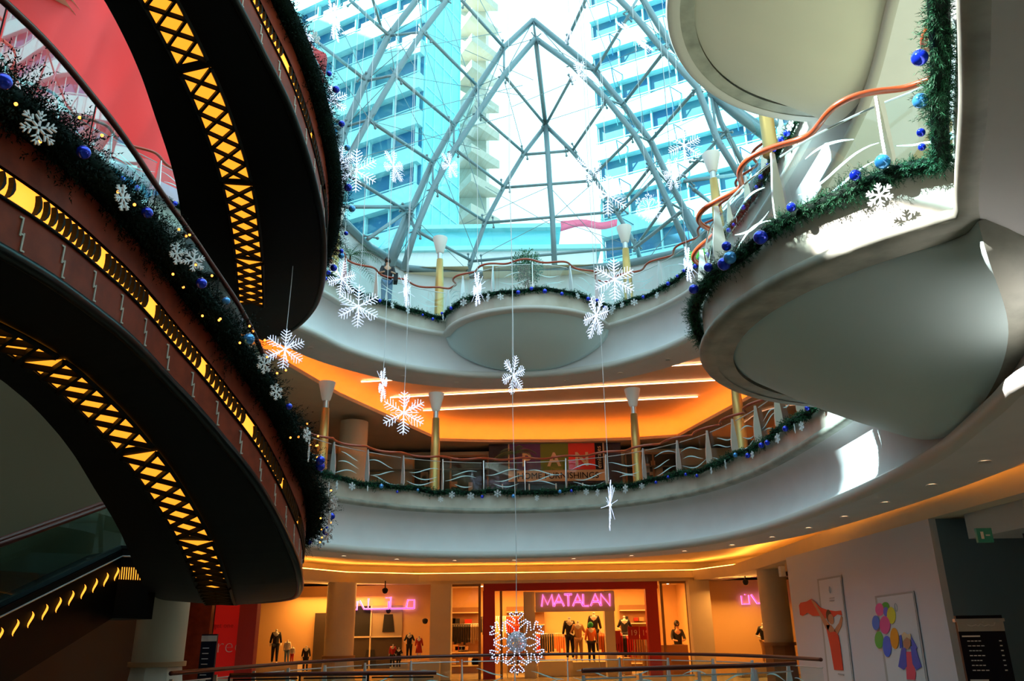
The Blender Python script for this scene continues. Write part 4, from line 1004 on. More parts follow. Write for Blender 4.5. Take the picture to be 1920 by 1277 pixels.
# ------------------------------------------------------------------ middle floor: back wall and the furnishing shop
bw = MB(); bw.box((0, 33.6, 7.1), (26, .2, 3.4)); struct('wall_back', bw, 'cream')
for x0, x1, lab in ((-4.2, -1.1, 'dim shop window left of the colourful sign, middle floor'), (4.7, 7.0, 'dim shop window right of the colourful sign, middle floor')):
    s = root('shop_window', lab, 'shop window', ((x0 + x1) / 2, 33.4, 5.5)); w = x1 - x0
    mb = MB(); mb.box((0, 0, 1.55), (w, .06, 3.0)); mk('pane', mb, 'blackglossy', s); mb = MB()
    for x in (-w / 2, 0, w / 2): mb.box((x, -.06, 1.55), (.07, .08, 3.0))
    mb.box((0, -.06, 3.08), (w, .08, .08)); mk('frame', mb, 'shelfwood', s)
    mb = MB()
    for k in range(9): mb.box((rnd.uniform(-w / 2 + .3, w / 2 - .3), -.05, rnd.uniform(1.2, 2.8)), (rnd.uniform(.1, .4), .02, rnd.uniform(.1, .5)))
    mk('display', mb, 'creamdark', s)
sg = root('shop_front', 'dark blue shop front with the large purple, green and red home furnishings sign', 'shop front', (1.72, 33.0, 5.85))
mb = MB(); mb.box((0, 0, 1.38), (5.5, .14, 3.5)); mk('front_wall', mb, 'navy', sg)
mb = MB(); mb.box((.05, -.1, 2.35), (4.0, .06, 1.62)); mk('sign_frame', mb, 'cream', sg)
for x, c in ((-1.25, 'purple'), (-.03, 'panelgreen'), (1.1, 'panelred')): mb = MB(); mb.box((x, -.15, 2.55), ({'purple': 1.28, 'panelgreen': 1.16, 'panelred': 1.1}[c], .04, 1.1)); mk('sign_panel', mb, c, sg)
for x, t in ((-1.2, 'P'), (-.05, 'A'), (1.1, 'N')): text_mesh('letter', t, .78, 'cream', sg, Matrix.Translation((x, -.18, 2.4)) @ FRONT, .01, .02)
mb = MB(); mb.box((1.82, -.15, 2.55), (.32, .04, 1.1)); mk('sign_panel', mb, 'ink', sg)
text_mesh('lettering', 'emirates', .27, 'cream', sg, Matrix.Translation((1.82, -.18, 2.5)) @ FRONT @ Matrix.Rotation(PI / 2, 4, 'Z'), .01)
text_mesh('lettering', 'HOME FURNISHINGS', .36, 'ink', sg, Matrix.Translation((.1, -.15, 1.75)) @ FRONT, .01)
mb = MB()
for x in (-2.2, -1.1, 0, 1.1, 2.2): mb.box((x, -.1, .75), (.05, .06, 1.4))
mk('window_frame', mb, 'alu', sg); mb = MB(); mb.box((0, -.08, .75), (4.4, .02, 1.4)); mk('pane', mb, 'blackglossy', sg)
def column(name, label, loc, r_, z0, z1, m='cream', base=None, zb=1.2, flare=.12, n=32):
    r = root(name, label, 'column', (loc[0], loc[1], z0)); h = z1 - z0; mb = MB(); b0 = zb if base else 0
    mb.lathe([(r_, b0), (r_, h)], n=n); auto_smooth(mk('shaft', mb, m, r))
    if base:
        mb = MB(); mb.lathe([(r_ + .06, zb), (r_ + .06, zb + .09)], n=n); auto_smooth(mk('ring', mb, 'shelfwood', r))
        mb = MB()
        for k in range(8):
            a0, a1 = 2 * PI * k / 8, 2 * PI * (k + 1) / 8; R0, R1 = r_ + flare, r_ + .02
            mb.add([(R0 * math.cos(a0), R0 * math.sin(a0), 0), (R0 * math.cos(a1), R0 * math.sin(a1), 0), (R1 * math.cos(a1), R1 * math.sin(a1), zb), (R1 * math.cos(a0), R1 * math.sin(a0), zb)], [(0, 1, 2, 3)])
        mk('base', mb, base, r)
    return r
column('round_column', 'round cream column behind the rail at the left of the middle floor', (-5.75, 28.2), .5, LB, 8.8, 'cream')
# side walls of the middle floor, left and right
for pts in ([(-7.6, 29), (-10.5, 21), (-13, 17)], [(9.6, 31), (10.6, 24), (10.9, 14)]):
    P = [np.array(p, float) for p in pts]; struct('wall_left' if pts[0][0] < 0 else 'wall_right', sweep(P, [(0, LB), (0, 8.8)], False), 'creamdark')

# ------------------------------------------------------------------ ground floor: shop with the neon sign
YS = 31.4
shop = root('shop_front', 'wide orange shop front framed in deep red under a pink neon name', 'shop front', (2.05, YS, 0))
mb = MB()
for x in (-3.05, 3.0): mb.box((x, 0, 1.52), (.44, .35, 3.04))
mb.box((0, 0, 3.22), (6.5, .35, .36)); mk('red_frame', mb, 'matred', shop)
for xs, c_, w_ in (((-4.5, -3.4), -3.95, 1.2), ((3.4, 4.35), 3.9, 1.1)):
    mb = MB()
    for x in xs: mb.box((x, .02, 1.62), (.09, .12, 3.24))
    mb.box((c_, .02, 3.26), (w_, .14, .08)); mk('window_frame', mb, 'shelfwood', shop)
mb = MB(); mb.box((-2.6, .02, 1.52), (.09, .12, 3.04)); mk('door_jamb', mb, 'shelfwood', shop)
for x, w in ((-3.95, 1.0), (3.85, .95)): mb = MB(); mb.box((x, .0, 1.65), (w, .02, 3.2)); mk('window_pane', mb, 'shop_glass', shop)
for x, w in ((-1.55, .42), (.98 + .45, .36)): mb = MB(); mb.box((x + .0, .35, 1.5), (w, .5, 3.0)); mk('pier', mb, 'cream', shop)
mb = MB(); mb.box((.15, -.06, 2.62), (2.95, .1, .70)); mk('sign_board', mb, 'cream', shop)
ns = root('neon_sign', 'pink neon shop name in Latin capitals over the red framed entrance', 'sign', (2.2, YS - .16, 2.66))
def strokes(txt_strokes, r1, m):
    mb = MB()
    for s_ in txt_strokes: mb.tube(s_, r1, 6)
    return mb
GL = {'M': [[(0, 0), (.12, 1), (.5, .15), (.88, 1), (1, 0)]], 'A': [[(0, 0), (.5, 1), (1, 0)], [(.2, .35), (.8, .35)]], 'T': [[(0, 1), (1, 1)], [(.5, 1), (.5, 0)]], 'L': [[(0, 1), (0, 0), (.8, 0)]], 'N': [[(0, 0), (0, 1), (1, 0), (1, 1)]]}
x = -1.24; seqs = []
for ch in 'MATALAN':
    w = {'M': .44, 'A': .37, 'T': .29, 'L': .25, 'N': .33}[ch]
    seqs.append([[(x + a * w, 0, -.2 + b * .42) for a, b in st] for st in GL[ch]]); x += w + .02
for q in seqs:
    o = mk('letter', strokes(q, .018, 'neon'), 'neon', ns, True); mk('halo_tube', strokes([[(a, .05, c) for a, b, c in s_] for s_ in q], .034, ''), 'neonhalo', o, True)
for x0, t in ((-1.0, 'womenswear'), (.95, 'menswear kids')): pass
def arabic(label, loc, sc, parts):
    r = root('neon_sign', label, 'sign', loc)
    for q in parts:
        q = [[(a * sc, 0, b * sc) for a, b in s_] for s_ in q]; o = mk('letter', strokes(q, .018, ''), 'neon', r, True); mk('halo_tube', strokes([[(a, .04, c) for a, b, c in s_] for s_ in q], .034, ''), 'neonhalo', o, True)
    return r
#  meem, alef, teh, lam-alef, noon, right to left
W_ = [[[(2.0, 0), (2.0, .36), (1.72, .36), (1.66, .04)], [(2.0, .02), (1.0, .02), (1.0, .5)]], [[(.92, 0), (.92, .32), (.92, .02), (.05, .02), (.05, .45)], [(.80, .44), (.80, .48)], [(.90, .44), (.90, .48)]],
      [[(.05, .02), (-.12, .02), (-.32, .36)]], [[(-.42, .34), (-.42, 0), (-.72, 0), (-.72, .32)], [(-.57, .34), (-.57, .38)]]]
arabic('pink neon Arabic shop name, partly behind the left round column', (-5.55, YS - .05, 2.45), .88, W_)
arabic('pink neon Arabic shop name, cut off by the right round column', (9.1, YS - .05, 2.45), .93, W_[1:])
# walls of the display bays
for x0, x1, nm in ((-10.5, -3.15, 'wall_left'), (7.15, 11.5, 'wall_right')): mb = MB(); mb.box(((x0 + x1) / 2, YS + .15, 1.66), (x1 - x0, .15, 3.3)); struct(nm, mb, 'orangewall')
mb = MB(); mb.box((2, 36.2, 1.7), (11, .2, 3.4)); struct('wall_back', mb, 'orangewall')
for x in (-3.2, 7.0): mb = MB(); mb.box((x, 34, 1.7), (.2, 4.8, 3.4)); struct('wall_side', mb, 'orangewall')
mb = MB(); mb.add([(-12, 30.9, 3.4), (12, 30.9, 3.4), (12, 38, 3.4), (-12, 38, 3.4)], [(0, 1, 2, 3)]); struct('ceiling', mb, 'cream')
# four-part picture wall
pw = root('picture_wall', 'dark four-part fashion picture on the wall under the left Arabic sign', 'picture', (-5.2, YS + .05, 1.55))
for k, (x, z) in enumerate(((-.78, .5), (.42, .5), (-.78, -.62), (.42, -.62))):
    mb = MB(); mb.box((x, 0, z), (1.12, .03, 1.06)); mk('picture_panel', mb, ['cloth_black', 'creamdark', 'darkshop', 'darkshop'][k], pw)
mb = MB(); mb.sphere((.45, -.02, .85), .09, 10, 6, (1, .1, 1.2)); mb.prism([(.25, -.02, .1), (.7, -.02, .1), (.62, -.02, .72), (.3, -.02, .72)], (0, -.01, 0), (0, 0, 0)); mb.prism([(-.4, -.02, -1.1), (.1, -.02, -1.1), (.0, -.02, -.5), (-.3, -.02, -.5)], (0, -.01, 0), (0, 0, 0)); mk('printed_figure', mb, 'cloth_black', pw)
mb = MB(); mb.box((-.18, -.03, -.06), (.05, .03, 2.2)); mb.box((-.18, -.03, -.06), (2.3, .03, .05)); mk('divider', mb, 'cream', pw)
mb = MB(); mb.box((-7.0, YS - .02, 1.2), (.9, .1, 2.3)); mk('doorway_panel', mb, 'darkshop', label='dark doorway panel in the orange wall left of the round column', cat='door')
def plinth(x, y, w, h, lab): mb = MB(); mb.box((x, y, h / 2 + .01), (w, .6, h)); return mk('plinth', mb, 'cream', label=lab, cat='plinth')
plinth(-8.45, 30.4, 1.6, .62, 'cream plinth under the mannequins left of the round column'); plinth(-3.55, 30.4, 1.7, .66, 'cream plinth under the mannequins beside the shop pier')
MN = [(519, 1180, 30.4, .64, 1.28, 'cloth_black', 'cloth_black', 'tall headless mannequin in a dark jacket, far left display', 'down', 0), (540, 1200, 30.3, .64, .92, 'cloth_white', 'jeans', 'child mannequin in a white top beside the tall dark one', 'down', 0),
      (549, 1212, 30.2, .64, .68, 'cloth_white', 'cloth_red', 'smallest child mannequin in white and red, far left display', 'down', 0), (575, 1211, 30.1, .35, 1.0, 'cloth_black', 'cloth_black', 'child mannequin in a dark suit by the dark doorway', 'down', 0),
      (768, 1186, 30.4, .68, 1.25, 'cloth_black', 'cloth_black', 'headless mannequin in a dark jacket with its arm on a cream bag', 'hip', 0), (786, 1193, 30.5, .68, 1.1, 'cloth_red', 'cloth_red', 'mannequin in a red dress beside the pier', 'down', 1),
      (737, 1208, 30.1, .45, .95, 'cloth_red', 'cloth_black', 'child mannequin in dark red below the picture wall', 'down', 0), (748, 1214, 30.0, .45, .85, 'cloth_black', 'cloth_black', 'child mannequin in black below the picture wall', 'hip', 0),
      (1067, 1157, 32.6, .55, 1.55, 'cloth_black', 'cloth_black', 'tall mannequin in a black coat, left of the entrance group', 'down', 0), (1083, 1164, 32.5, .5, 1.45, 'cloth_tan', 'cloth_tan', 'mannequin in a tan jumper, middle of the entrance group', 'hip', 0),
      (1113, 1148, 32.9, .75, 1.5, 'cloth_black', 'cloth_black', 'highest mannequin in a black suit, back of the entrance group', 'down', 0), (1107, 1172, 32.3, .45, 1.35, 'cloth_orange', 'cloth_black', 'mannequin in an orange top with a green hood', 'down', 0),
      (1170, 1155, 33.4, .7, 1.4, 'cloth_black', 'cloth_black', 'dark mannequin at the right behind the price boards', 'hip', 0), (1430, 1168, 30.2, .4, 1.5, 'cloth_black', 'cloth_tan', 'dark mannequin in the right display under the Arabic sign', 'hip', 0)]
for px, py, Y, z, H, top, bot, lab, arm, sk in MN:
    p = aty(px, py, Y); H = (p[2] - z) / .91; f = figure('mannequin', lab, 'mannequin', (p[0], Y, z), rnd.uniform(-.3, .3), H, 'cloth_white', top, bot, False, arm, 'mannequins of the ground floor shop', None, bool(sk))
    if 'green hood' in lab: mb = MB(); mb.sphere((0, 0, 1.6 * H / 1.75), .13 * H / 1.75, 12, 8); mk('hood', mb, 'cloth_green', f, True)
for x, w, h, y in ((1.45, 1.3, .55, 32.5), (2.7, 1.6, .5, 32.8), (4.0, .8, .6, 33.4), (8.2, .9, .38, 30.2), (-7.05, .7, .34, 30.1), (-3.95, .8, .44, 30.05)):
    plinth(x, y, w, h - .02, {1.45: 'low plinth at the left of the shop entrance', 2.7: 'low plinth under the entrance group of mannequins', 4.0: 'plinth behind the price boards', 8.2: 'plinth in the right display bay', -7.05: 'small plinth by the dark doorway', -3.95: 'low plinth below the picture wall'}[x])
def rack(label, loc, w, cols, h=1.35, hang_=True):
    r = root('clothes_rack', label, 'clothes rack', loc); mb = MB()
    for x in (-w / 2, w / 2): mb.tube([(x, 0, 0), (x, 0, h)], .02, 6); mb.tube([(x, -.2, .02), (x, .2, .02)], .02, 6)
    mb.tube([(-w / 2, 0, h), (w / 2, 0, h)], .02, 6); mk('frame', mb, 'steel', r, True)
    n = int(w / .09)
    for k in range(n):
        x = -w / 2 + .06 + k * .09; c = cols[k * len(cols) // n]; mb = MB(); l = rnd.uniform(.55, .8)
        mb.prism([(x, -.04, h), (x, .04, h), (x, .2, h - .1), (x, .22, h - l), (x, -.22, h - l), (x, -.2, h - .1)], (-.03, 0, 0), (.03, 0, 0)); mk('garment', mb, c, r)
    return r
rack('rack of black clothes behind the left shop window', (-2.0, 33.0, 0), 1.2, ['cloth_black', 'cloth_black', 'creamdark'], 1.9); rack('rack of coral and white clothes left of the entrance', (.2, 31.9 + .3, 0), 1.1, ['cloth_white', 'cloth_orange', 'cloth_red'], 1.25)
rack('rack with reds and blacks inside the entrance', (1.2, 34.0, 0), 1.6, ['cloth_red', 'cloth_black', 'cloth_orange'], 1.5); rack('rack with bright orange jackets right of the entrance', (3.55, 32.3, 0), .9, ['cloth_orange', 'cloth_orange', 'cloth_red'], 1.5)
rack('rack of dark clothes at the right of the entrance', (4.4, 33.0, 0), 1.1, ['cloth_black', 'cloth_red', 'cloth_tan'], 1.4); rack('rack of mixed clothes at the back of the shop', (-.4, 35.0, 0), 2.2, ['cloth_black', 'cloth_white', 'cloth_red', 'cloth_black'], 2.2)
for x, lab in ((-2.3, 'tall shelf unit seen through the left shop window'), (.4, 'tall shelf unit at the back left of the shop'), (5.2, 'tall shelf unit at the back right of the shop')):
    r = root('shelf_unit', lab, 'shelf', (x, 35.8, 0)); mb = MB(); mb.box((0, .15, 1.3), (1.6, .04, 2.6)); mk('back_panel', mb, 'shelfwood', r)
    for k in range(5): mb = MB(); mb.box((0, 0, .3 + k * .52), (1.6, .36, .04)); mk('shelf_board', mb, 'cream', r)
    for k in range(14): mb = MB(); mb.box((rnd.uniform(-.7, .7), -.02, .32 + .52 * (k % 4) + .14), (rnd.uniform(.15, .3), .25, rnd.uniform(.12, .3))); mk('goods', mb, rnd.choice(['cloth_black', 'cloth_red', 'cloth_white', 'cloth_tan']), r)
for k, (px, py) in enumerate([(1153, 1195), (1188, 1187), (1210, 1187)]):
    p = aty(px, py, 32.0); r = root('price_board', ['dark red price board, left one of three', 'dark red price board reading 19, middle one of three', 'dark red price board reading 19, right one of three'][k], 'sign', (p[0], 32.0, p[2])); mb = MB(); mb.box((0, 0, 0), (.42, .03, .46)); mk('board', mb, 'matred', r)
    mb = MB(); mb.tube([(0, .02, -.2), (0, .02, -p[2] + .01)], .015, 6); mk('stand', mb, 'steel', r)
    if k: text_mesh('price', '19', .28, 'cream', r, Matrix.Translation((0, -.025, 0)) @ FRONT, .004)
p = aty(1274, 1190, 33.2); figure('person', 'person in a dark cap and black shirt at the counter behind the right shop window', 'person', (p[0], 33.6, .05), 0, 1.85, 'skin', 'cloth_black', 'cloth_black', True, 'desk')
mb = MB(); mb.box((5.7, 33.0, .52), (1.7, .5, 1.04)); mk('counter', mb, 'shelfwood', label='cash counter in front of the person in the dark cap', cat='counter')
for k in range(16):
    x, y = -1.8 + (k % 8) * 1.1 + (k // 8) * .4, 32.6 + (k // 8) * 2.0; mb = MB(); mb.lathe([(.05, 0), (.05, .03)], n=10); o = mk('ceiling_spot', mb, 'spot', label='small glowing spot in the shop ceiling', cat='downlight', group='spots in the shop ceiling'); o.location = (x, y, 3.36)
    
# columns and piers of the ground floor
column('round_column', 'round column lit orange, standing left of the picture wall', (-6.1, 29.4), .50, 0, 3.3, 'cream', 'marble', .82)
column('round_column', 'round column at the right beside the hoarding, with dark stone base', (7.98, 26.0), .43, 0, 3.3, 'cream', 'shelfwood', 1.1, .06)
column('round_column', 'pale column with flared stone base under the lower curved ramp', (-7.1, 17.0), .48, 0, 3.3, 'creamdark', 'marble', 1.05, .16)
for x, lab in ((-2.75, 'square cream pier left of the red framed shop'), (6.75, 'square cream pier right of the red framed shop')): mb = MB(); mb.box((x, YS - .25, 1.65), (.75, .75, 3.28)); mk('pier', mb, 'cream', label=lab, cat='column')
for px, py, Y, lab in ((797, 1165, 30.6, 'small black camera on the left pier'), (1398, 1092, 29.0, 'small black dome camera above the right Arabic sign'), (722, 1108, 28.8, 'small dome camera under the beam left of the shop')):
    p = aty(px, py, Y); r = root('security_camera', lab, 'camera', (p[0], Y, p[2])); mb = MB(); mb.lathe([(.04, .10), (.1, .06), (.1, 0), (.07, -.07), (.02, -.09)], n=14); mk('housing', mb, 'cloth_black', r, True); mb = MB(); mb.tube([(0, 0, .08), (0, .0, max(.1, 3.31 - p[2]) if Y < 30 else .1)], .02, 6); mk('bracket', mb, 'cloth_black', r)

# rails of the ground floor
PAo = [(-5.2, 13.2), (-4.75, 15.5), (-4.2, 17.6), (-3.2, 19.4), (-1.8, 20.5), (0, 20.9), (1.6, 20.8), (2.9, 20.1), (4.1, 18.8), (4.9, 16.9), (5.2, 15.0)]
balustrade(catmull(PAo, 6, False), 0.0, 'curved ground floor rail with glass, farther one in front of the shops', 1.25, closed=False, rail='redrail', wave=.0, hgt=1.07)
balustrade(catmull([(-4.6, 13.8), (-3.8, 13.9), (-2.9, 13.9), (-1.3, 13.8)], 4, False), 0.0, 'short dark rail at the bottom left, nearer one', 1.1, closed=False, rail='redrail', wave=.0, post='black', hgt=1.0, etch=False)
balustrade(catmull([(1.0, 12.5), (1.8, 12.9), (2.7, 13.2), (3.8, 13.5), (4.6, 14)], 4, False), 0.0, 'short rail with glass at the bottom right, nearer one', 1.0, closed=False, rail='redrail', wave=.0, hgt=1.05)

# ------------------------------------------------------------------ right: hoarding with posters, directory, exit sign, screen
mb = MB(); mb.box((7.06, 17.6, 1.66), (.12, 7.6, 3.28)); hb = mk('hoarding', mb, 'hoard', label='large pale hoarding with two printed posters at the lower right', cat='hoarding')
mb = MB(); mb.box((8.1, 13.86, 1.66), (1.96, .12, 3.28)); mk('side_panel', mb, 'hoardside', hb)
def hx(px, py, x=6.99): d = ray(px, py); return CAM + d * (x / d[0])
def flat(name, pts, m, parent, lift=0, base=None):
    P = [hx(a, b, 6.985 - lift) for a, b in pts]; o0 = base; P = [(p[0] - o0[0], p[1] - o0[1], p[2] - o0[2]) for p in P]
    mb = MB(); mb.prism(P, (0, 0, 0), (.004, 0, 0)); return mk(name, mb, m, parent)
def blob(cx, cy, rx, ry, n=18, rot=0): return [(cx + rx * math.cos(t) * math.cos(rot) - ry * math.sin(t) * math.sin(rot), cy + rx * math.cos(t) * math.sin(rot) + ry * math.sin(t) * math.cos(rot)) for t in np.linspace(0, 2 * PI, n, endpoint=False)]
P_white = pic('poster_white', (.72, .74, .80)); P_grey = pic('poster_grey', (.42, .43, .45)); P_skin = pic('poster_skin', (.55, .24, .14)); P_red = pic('poster_red', (.80, .04, .03)); P_blue = pic('poster_blue', (.03, .10, .60)); P_pink = pic('poster_pink', (.85, .08, .16)); P_blond = pic('poster_blond', (.75, .60, .38))
b1 = hx(1566, 1190); po = root('poster', 'printed poster of a person in a red dress holding a flying red scarf', 'poster', tuple(b1))
flat('frame', [(1532, 1086), (1577, 1078), (1602, 1285), (1553, 1288)], P_grey, po, .004, b1); flat('sheet', [(1535, 1089), (1575, 1082), (1599, 1285), (1556, 1288)], P_white, po, .010, b1)
flat('scarf', [(1498, 1135), (1501, 1130), (1512, 1128), (1521, 1123), (1528, 1129), (1538, 1139), (1552, 1144), (1566, 1146), (1577, 1145), (1579, 1154), (1570, 1152), (1562, 1158), (1548, 1160), (1538, 1155), (1524, 1155), (1514, 1149), (1505, 1155), (1500, 1153)], P_red, po, .016, b1)
flat('arm', [(1520, 1124), (1526, 1127), (1545, 1157), (1556, 1172), (1553, 1182), (1548, 1178), (1536, 1152)], P_skin, po, .020, b1); flat('arm', [(1577, 1154), (1580, 1158), (1578, 1174), (1570, 1190), (1562, 1188), (1566, 1178), (1573, 1168)], P_skin, po, .020, b1)
flat('torso', [(1549, 1172), (1558, 1172), (1566, 1182), (1572, 1196), (1556, 1200)], P_skin, po, .020, b1); flat('head', blob(1558, 1161, 5, 10, rot=-.2), P_skin, po, .022, b1); flat('hair', blob(1554, 1155, 5, 12, rot=-.15), 'hair', po, .020, b1)
flat('dress', [(1549, 1178), (1556, 1186), (1565, 1184), (1572, 1192), (1575, 1208), (1581, 1257), (1564, 1256), (1557, 1215)], P_red, po, .026, b1)
flat('caption', [(1571, 1262), (1582, 1264), (1582, 1267), (1571, 1265)], P_grey, po, .026, b1)
for yy in (1121, 1126): flat('caption', [(1555, yy), (1564, yy - 1), (1564, yy + 1), (1555, yy + 2)], P_grey, po, .026, b1)
b2 = hx(1690, 1190); po = root('poster', 'printed poster of a child in a blue coat under bright balloons', 'poster', tuple(b2))
flat('frame', [(1640, 1118), (1713, 1108), (1742, 1290), (1664, 1292)], P_grey, po, .004, b2); flat('sheet', [(1644, 1121), (1711, 1112), (1738, 1290), (1668, 1292)], P_white, po, .010, b2)
for cx, cy, rx, ry, c in [(1660, 1137, 7, 8, (.05, .45, .05)), (1649, 1143, 8, 12, (.85, .1, .4)), (1661, 1147, 5, 9, (.05, .15, .8)), (1671, 1154, 8, 16, (.8, .75, .05)), (1642, 1168, 7, 14, (.03, .2, .8)), (1659, 1172, 10, 17, (.85, .08, .35)), (1677, 1197, 8, 20, (.9, .35, .02)), (1648, 1200, 8, 16, (.08, .5, .08)), (1663, 1212, 8, 20, (.03, .15, .85))]:
    flat('balloon', blob(cx, cy, rx, ry, rot=-.06), pic('poster_balloon', c), po, .016 + .0003 * cy / 10 - .03, b2)
flat('dress', [(1697, 1222), (1708, 1222), (1717, 1262), (1716, 1275), (1700, 1274)], P_pink, po, .020, b2); flat('coat', [(1690, 1216), (1698, 1214), (1700, 1250), (1694, 1256), (1684, 1250)], P_blue, po, .024, b2); flat('coat', [(1707, 1212), (1715, 1210), (1728, 1250), (1718, 1257), (1711, 1245)], P_blue, po, .024, b2)
flat('arm', [(1686, 1192), (1690, 1190), (1692, 1214), (1687, 1216)], P_blue, po, .026, b2); flat('arm', [(1707, 1192), (1714, 1204), (1720, 1215), (1714, 1220), (1709, 1208)], P_blue, po, .026, b2)
flat('head', blob(1700, 1205, 7, 12, rot=-.1), P_skin, po, .028, b2); flat('hair', [(1690, 1190), (1695, 1185), (1701, 1190), (1707, 1188), (1708, 1200), (1700, 1195), (1693, 1202)], P_blond, po, .030, b2)
# small monogram marks printed at the head of both posters
for c_, p_ in (((1556, 1106), 0), ((1680, 1139), 1)): 
    q = hx(*c_, 6.955); mb = MB(); mb.tube([(0, .05 * math.cos(t), .07 * math.sin(t)) for t in np.linspace(0, 6.28, 14)], .006, 4); o = mk('monogram', mb, P_grey, label='small printed ring mark at the head of the %s poster' % ('scarf' if p_ == 0 else 'balloon'), cat='emblem'); o.location = tuple(q)
# directory board
db = root('directory_board', 'tall black directory board with lines of white writing at the lower right', 'sign', (6.2, 11.4, 0), math.radians(-14))
mb = MB(); mb.box((0, 0, .86), (.56, .1, 1.72)); mk('board', mb, 'ink', db); mb = MB(); mb.box((0, -.056, 1.60), (.56, .012, .16)); mk('header', mb, 'steel', db)
mb = MB(); mb.tube([(-.16, -.066, 1.60), (-.11, -.066, 1.585), (-.06, -.066, 1.60), (-.03, -.066, 1.585), (.0, -.066, 1.61), (.04, -.066, 1.585), (.10, -.066, 1.6), (.12, -.066, 1.585), (.16, -.066, 1.59), (.18, -.066, 1.63)], .006, 4); mb.box((.03, -.066, 1.635), (.02, .005, .008)); mk('header_script', mb, 'white', db)
mb = MB()
for k in range(24):
    if k in (8, 13, 19): continue
    z = 1.46 - k * .06; w = .12 + .06 * ((k * 7) % 5) / 4
    if k in (0, 9, 14): mb.box((-.16 + .02, -.055, z), (.22, .006, .018))
    else:
        for j in range(4): mb.box((-.2 + j * w / 3.4 + .02, -.055, z), (w / 4.6, .006, .012))
        mb.box((.2, -.055, z), (.03, .006, .014))
mk('writing', mb, 'white', db)
mb = MB(); mb.box((0, 0, 1.66), (.6, .13, .04)); mk('frame', mb, 'steel', db)
# right side bulkhead and shop opening
mb = MB(); mb.box((9.6, 12.6, 3.13), (4.4, 1.6, .42)); struct('trim_8', mb, 'plaster')
mb = MB(); mb.box((9.6, 9.0, 1.6), (.3, 8, 3.3)); struct('wall_right', mb, 'creamdark')
ex = root('exit_sign', 'small green exit sign hanging at the upper corner of the pale hoarding', 'sign', tuple(aty(1845, 1004, 11.7))); mb = MB(); mb.box((0, 0, 0), (.22, .05, .2)); mk('panel', mb, mat('exitgreen', (.02, .16, .10), .4, emit=(.05, .5, .3), es=.03), ex); mb = MB(); mb.box((-.04, -.03, 0), (.04, .006, .1)); mb.box((.04, -.03, 0), (.06, .006, .02)); mk('pictogram', mb, 'white', ex)
sc_ = root('wall_screen', 'lit screen with purple picture cut by the right edge of the view', 'screen', (7.62, 12.0, 2.62)); mb = MB(); mb.box((.12, 0, 0), (.6, .06, .46)); mk('casing', mb, 'ink', sc_); mb = MB(); mb.box((.12, -.035, 0), (.54, .006, .40)); mk('display', mb, mat('purple_lit', (.1, .05, .3), .4, emit=(.12, .05, .4), es=.5), sc_)
mb = MB(); mb.box((-.02, -.04, .06), (.05, .004, .14)); mb.sphere((.03, -.04, -.08), .05, 8, 6, (1, .1, 1.4)); mk('picture', mb, mat('mauve_lit', (.8, .5, .8), .4, emit=(.8, .4, .9), es=.6), sc_)
mb = MB(); p = aty(1478, 1084, 22.0); mb.box((7.05, 22.0, 3.0), (.12, .2, .26)); mk('wall_speaker', mb, 'plaster', label='small pale loudspeaker at the top left corner of the hoarding', cat='loudspeaker')

# ------------------------------------------------------------------ lower left: escalator, landing, red shop
es = root('escalator', 'dark escalator climbing from the lower left with a pale edge line and wavy lit slots', 'escalator', (0, 0, 0))
top = np.array(aty(228, 1043, 13.4)); tend = np.array(aty(300, 1046, 13.5)); bot = np.array(aty(-60, 1186, 10.2))
def espt(t, dz=0, back=0):
    q = bot + (top - bot) * t if t <= 1 else top + (tend - top) * (t - 1) * 1.0
    return (q[0] - back * .75, q[1] + back * .6, q[2] + dz)
T = [0, .25, .5, .75, 1.0, 2.0]
mb = MB(); mb.grid([[espt(t, -.95) for t in T], [espt(t, .1) for t in T], [espt(t, .1, 1.2) for t in T], [espt(t, -.95, 1.2) for t in T], [espt(t, -.95) for t in T]]); mk('truss', mb, 'black', es)
mb = MB(); mb.tube([espt(t, 0, -.03) for t in T], .012, 5); mk('edge_line', mb, 'steel', es)
mb = MB(); mb.tube([espt(t, .13, .1) for t in T], .06, 6); mk('skirt_top', mb, 'blackglossy', es)
mb = MB(); mb.grid([[espt(t, .12, .1) for t in T], [espt(t, .92, .1) for t in T]]); mk('glass_panel', mb, 'dark_glass', es); mb = MB(); mb.tube([espt(t, .95, .1) for t in T], .04, 8); mk('handrail', mb, 'redrail', es, True)
mb = MB(); mb.grid([[espt(t, .12, 1.1) for t in T], [espt(t, .92, 1.1) for t in T]]); mk('glass_panel', mb, 'dark_glass', es); mb = MB(); mb.tube([espt(t, .95, 1.1) for t in T], .04, 8); mk('handrail', mb, 'redrail', es, True)
for k in range(10):
    t = .18 + k * .088; mb = MB(); rows = [[], []]
    for j in range(8):
        u = j / 7; q = espt(t + .012 * math.sin(u * 5.5), -.15 - .2 * u, -.02); w = .014 * math.sin(PI * u) + .002; rows[0].append((q[0] - w, q[1] - w * .3, q[2])); rows[1].append((q[0] + w, q[1] + w * .3, q[2]))
    mb.grid(rows); mk('lit_slot', mb, 'lit', es)
mb = MB(); q = [espt(t, z, -.02) for t, z in ((1.0, -.17), (1.9, -.17), (1.9, -.36), (1.0, -.36))]; mb.add(q, [(0, 1, 2, 3)]); ls = mk('light_strip', mb, 'lit', es)
mb = MB()
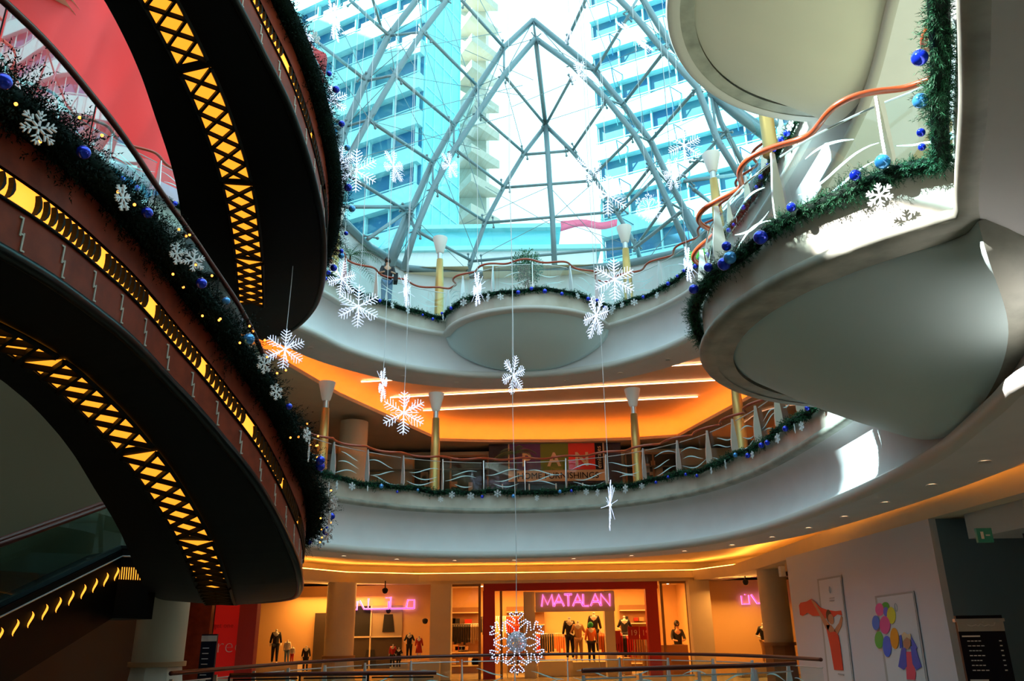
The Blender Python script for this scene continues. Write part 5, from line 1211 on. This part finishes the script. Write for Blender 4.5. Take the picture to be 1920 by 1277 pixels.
for k in range(16): a = espt(1.0 + k * .06, -.16, -.04); b = espt(1.0 + k * .06 + .02, -.37, -.04); mb.tube([a, b], .012, 4)
mk('slat_screen', mb, 'black', ls)
# dim wall behind the escalator, ground to middle floor
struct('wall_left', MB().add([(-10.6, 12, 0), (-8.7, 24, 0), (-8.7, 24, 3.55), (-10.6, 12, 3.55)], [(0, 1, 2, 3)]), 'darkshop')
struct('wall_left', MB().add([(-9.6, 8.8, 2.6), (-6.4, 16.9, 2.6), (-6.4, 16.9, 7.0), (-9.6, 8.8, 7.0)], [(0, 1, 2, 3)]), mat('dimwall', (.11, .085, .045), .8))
rs_ = root('shop_window', 'deep red shop window with faint white lettering under the lower ramp', 'shop window', (aty(425, 1200, 22)[0], 22, 0))
mb = MB(); mb.box((0, 0, 1.4), (.72, .06, 2.8)); mk('red_panel', mb, mat('redpanel', (.75, .02, .015), .5, emit=(1, .01, .01), es=.10), rs_)
text_mesh('lettering', 'free', .52, 'cloth_white', rs_, Matrix.Translation((.05, -.05, 1.35)) @ FRONT, .004, -.012); text_mesh('lettering', 'get one', .17, 'cloth_red', rs_, Matrix.Translation((-.1, -.05, 1.85)) @ FRONT, .004)
mb = MB(); mb.box((.05, -.05, .52), (.6, .02, .12)); mk('price_strip', mb, 'cloth_white', rs_)
mb = MB(); mb.box((rs_.location[0] - .85, 21.9, 1.6), (.9, .2, 3.2)); struct('wall_left', mb, 'wood'); mb = MB(); mb.box((rs_.location[0] + .6, 21.8, 1.6), (.45, .3, 3.2)); struct('wall_left', mb, 'matred')
di = root('directory_board', 'slim dark standing sign in front of the brown wall at the lower left', 'sign', (aty(390, 1230, 19)[0], 19, 0)); mb = MB(); mb.box((0, 0, .82), (.34, .08, 1.64)); mk('board', mb, 'ink', di); mb = MB(); mb.box((0, -.045, 1.55), (.34, .01, .12)); mk('header', mb, 'steel', di); mb = MB()
for k in range(9): mb.box((-.05, -.045, 1.35 - k * .11), (.14, .006, .012))
mk('writing', mb, 'white', di)
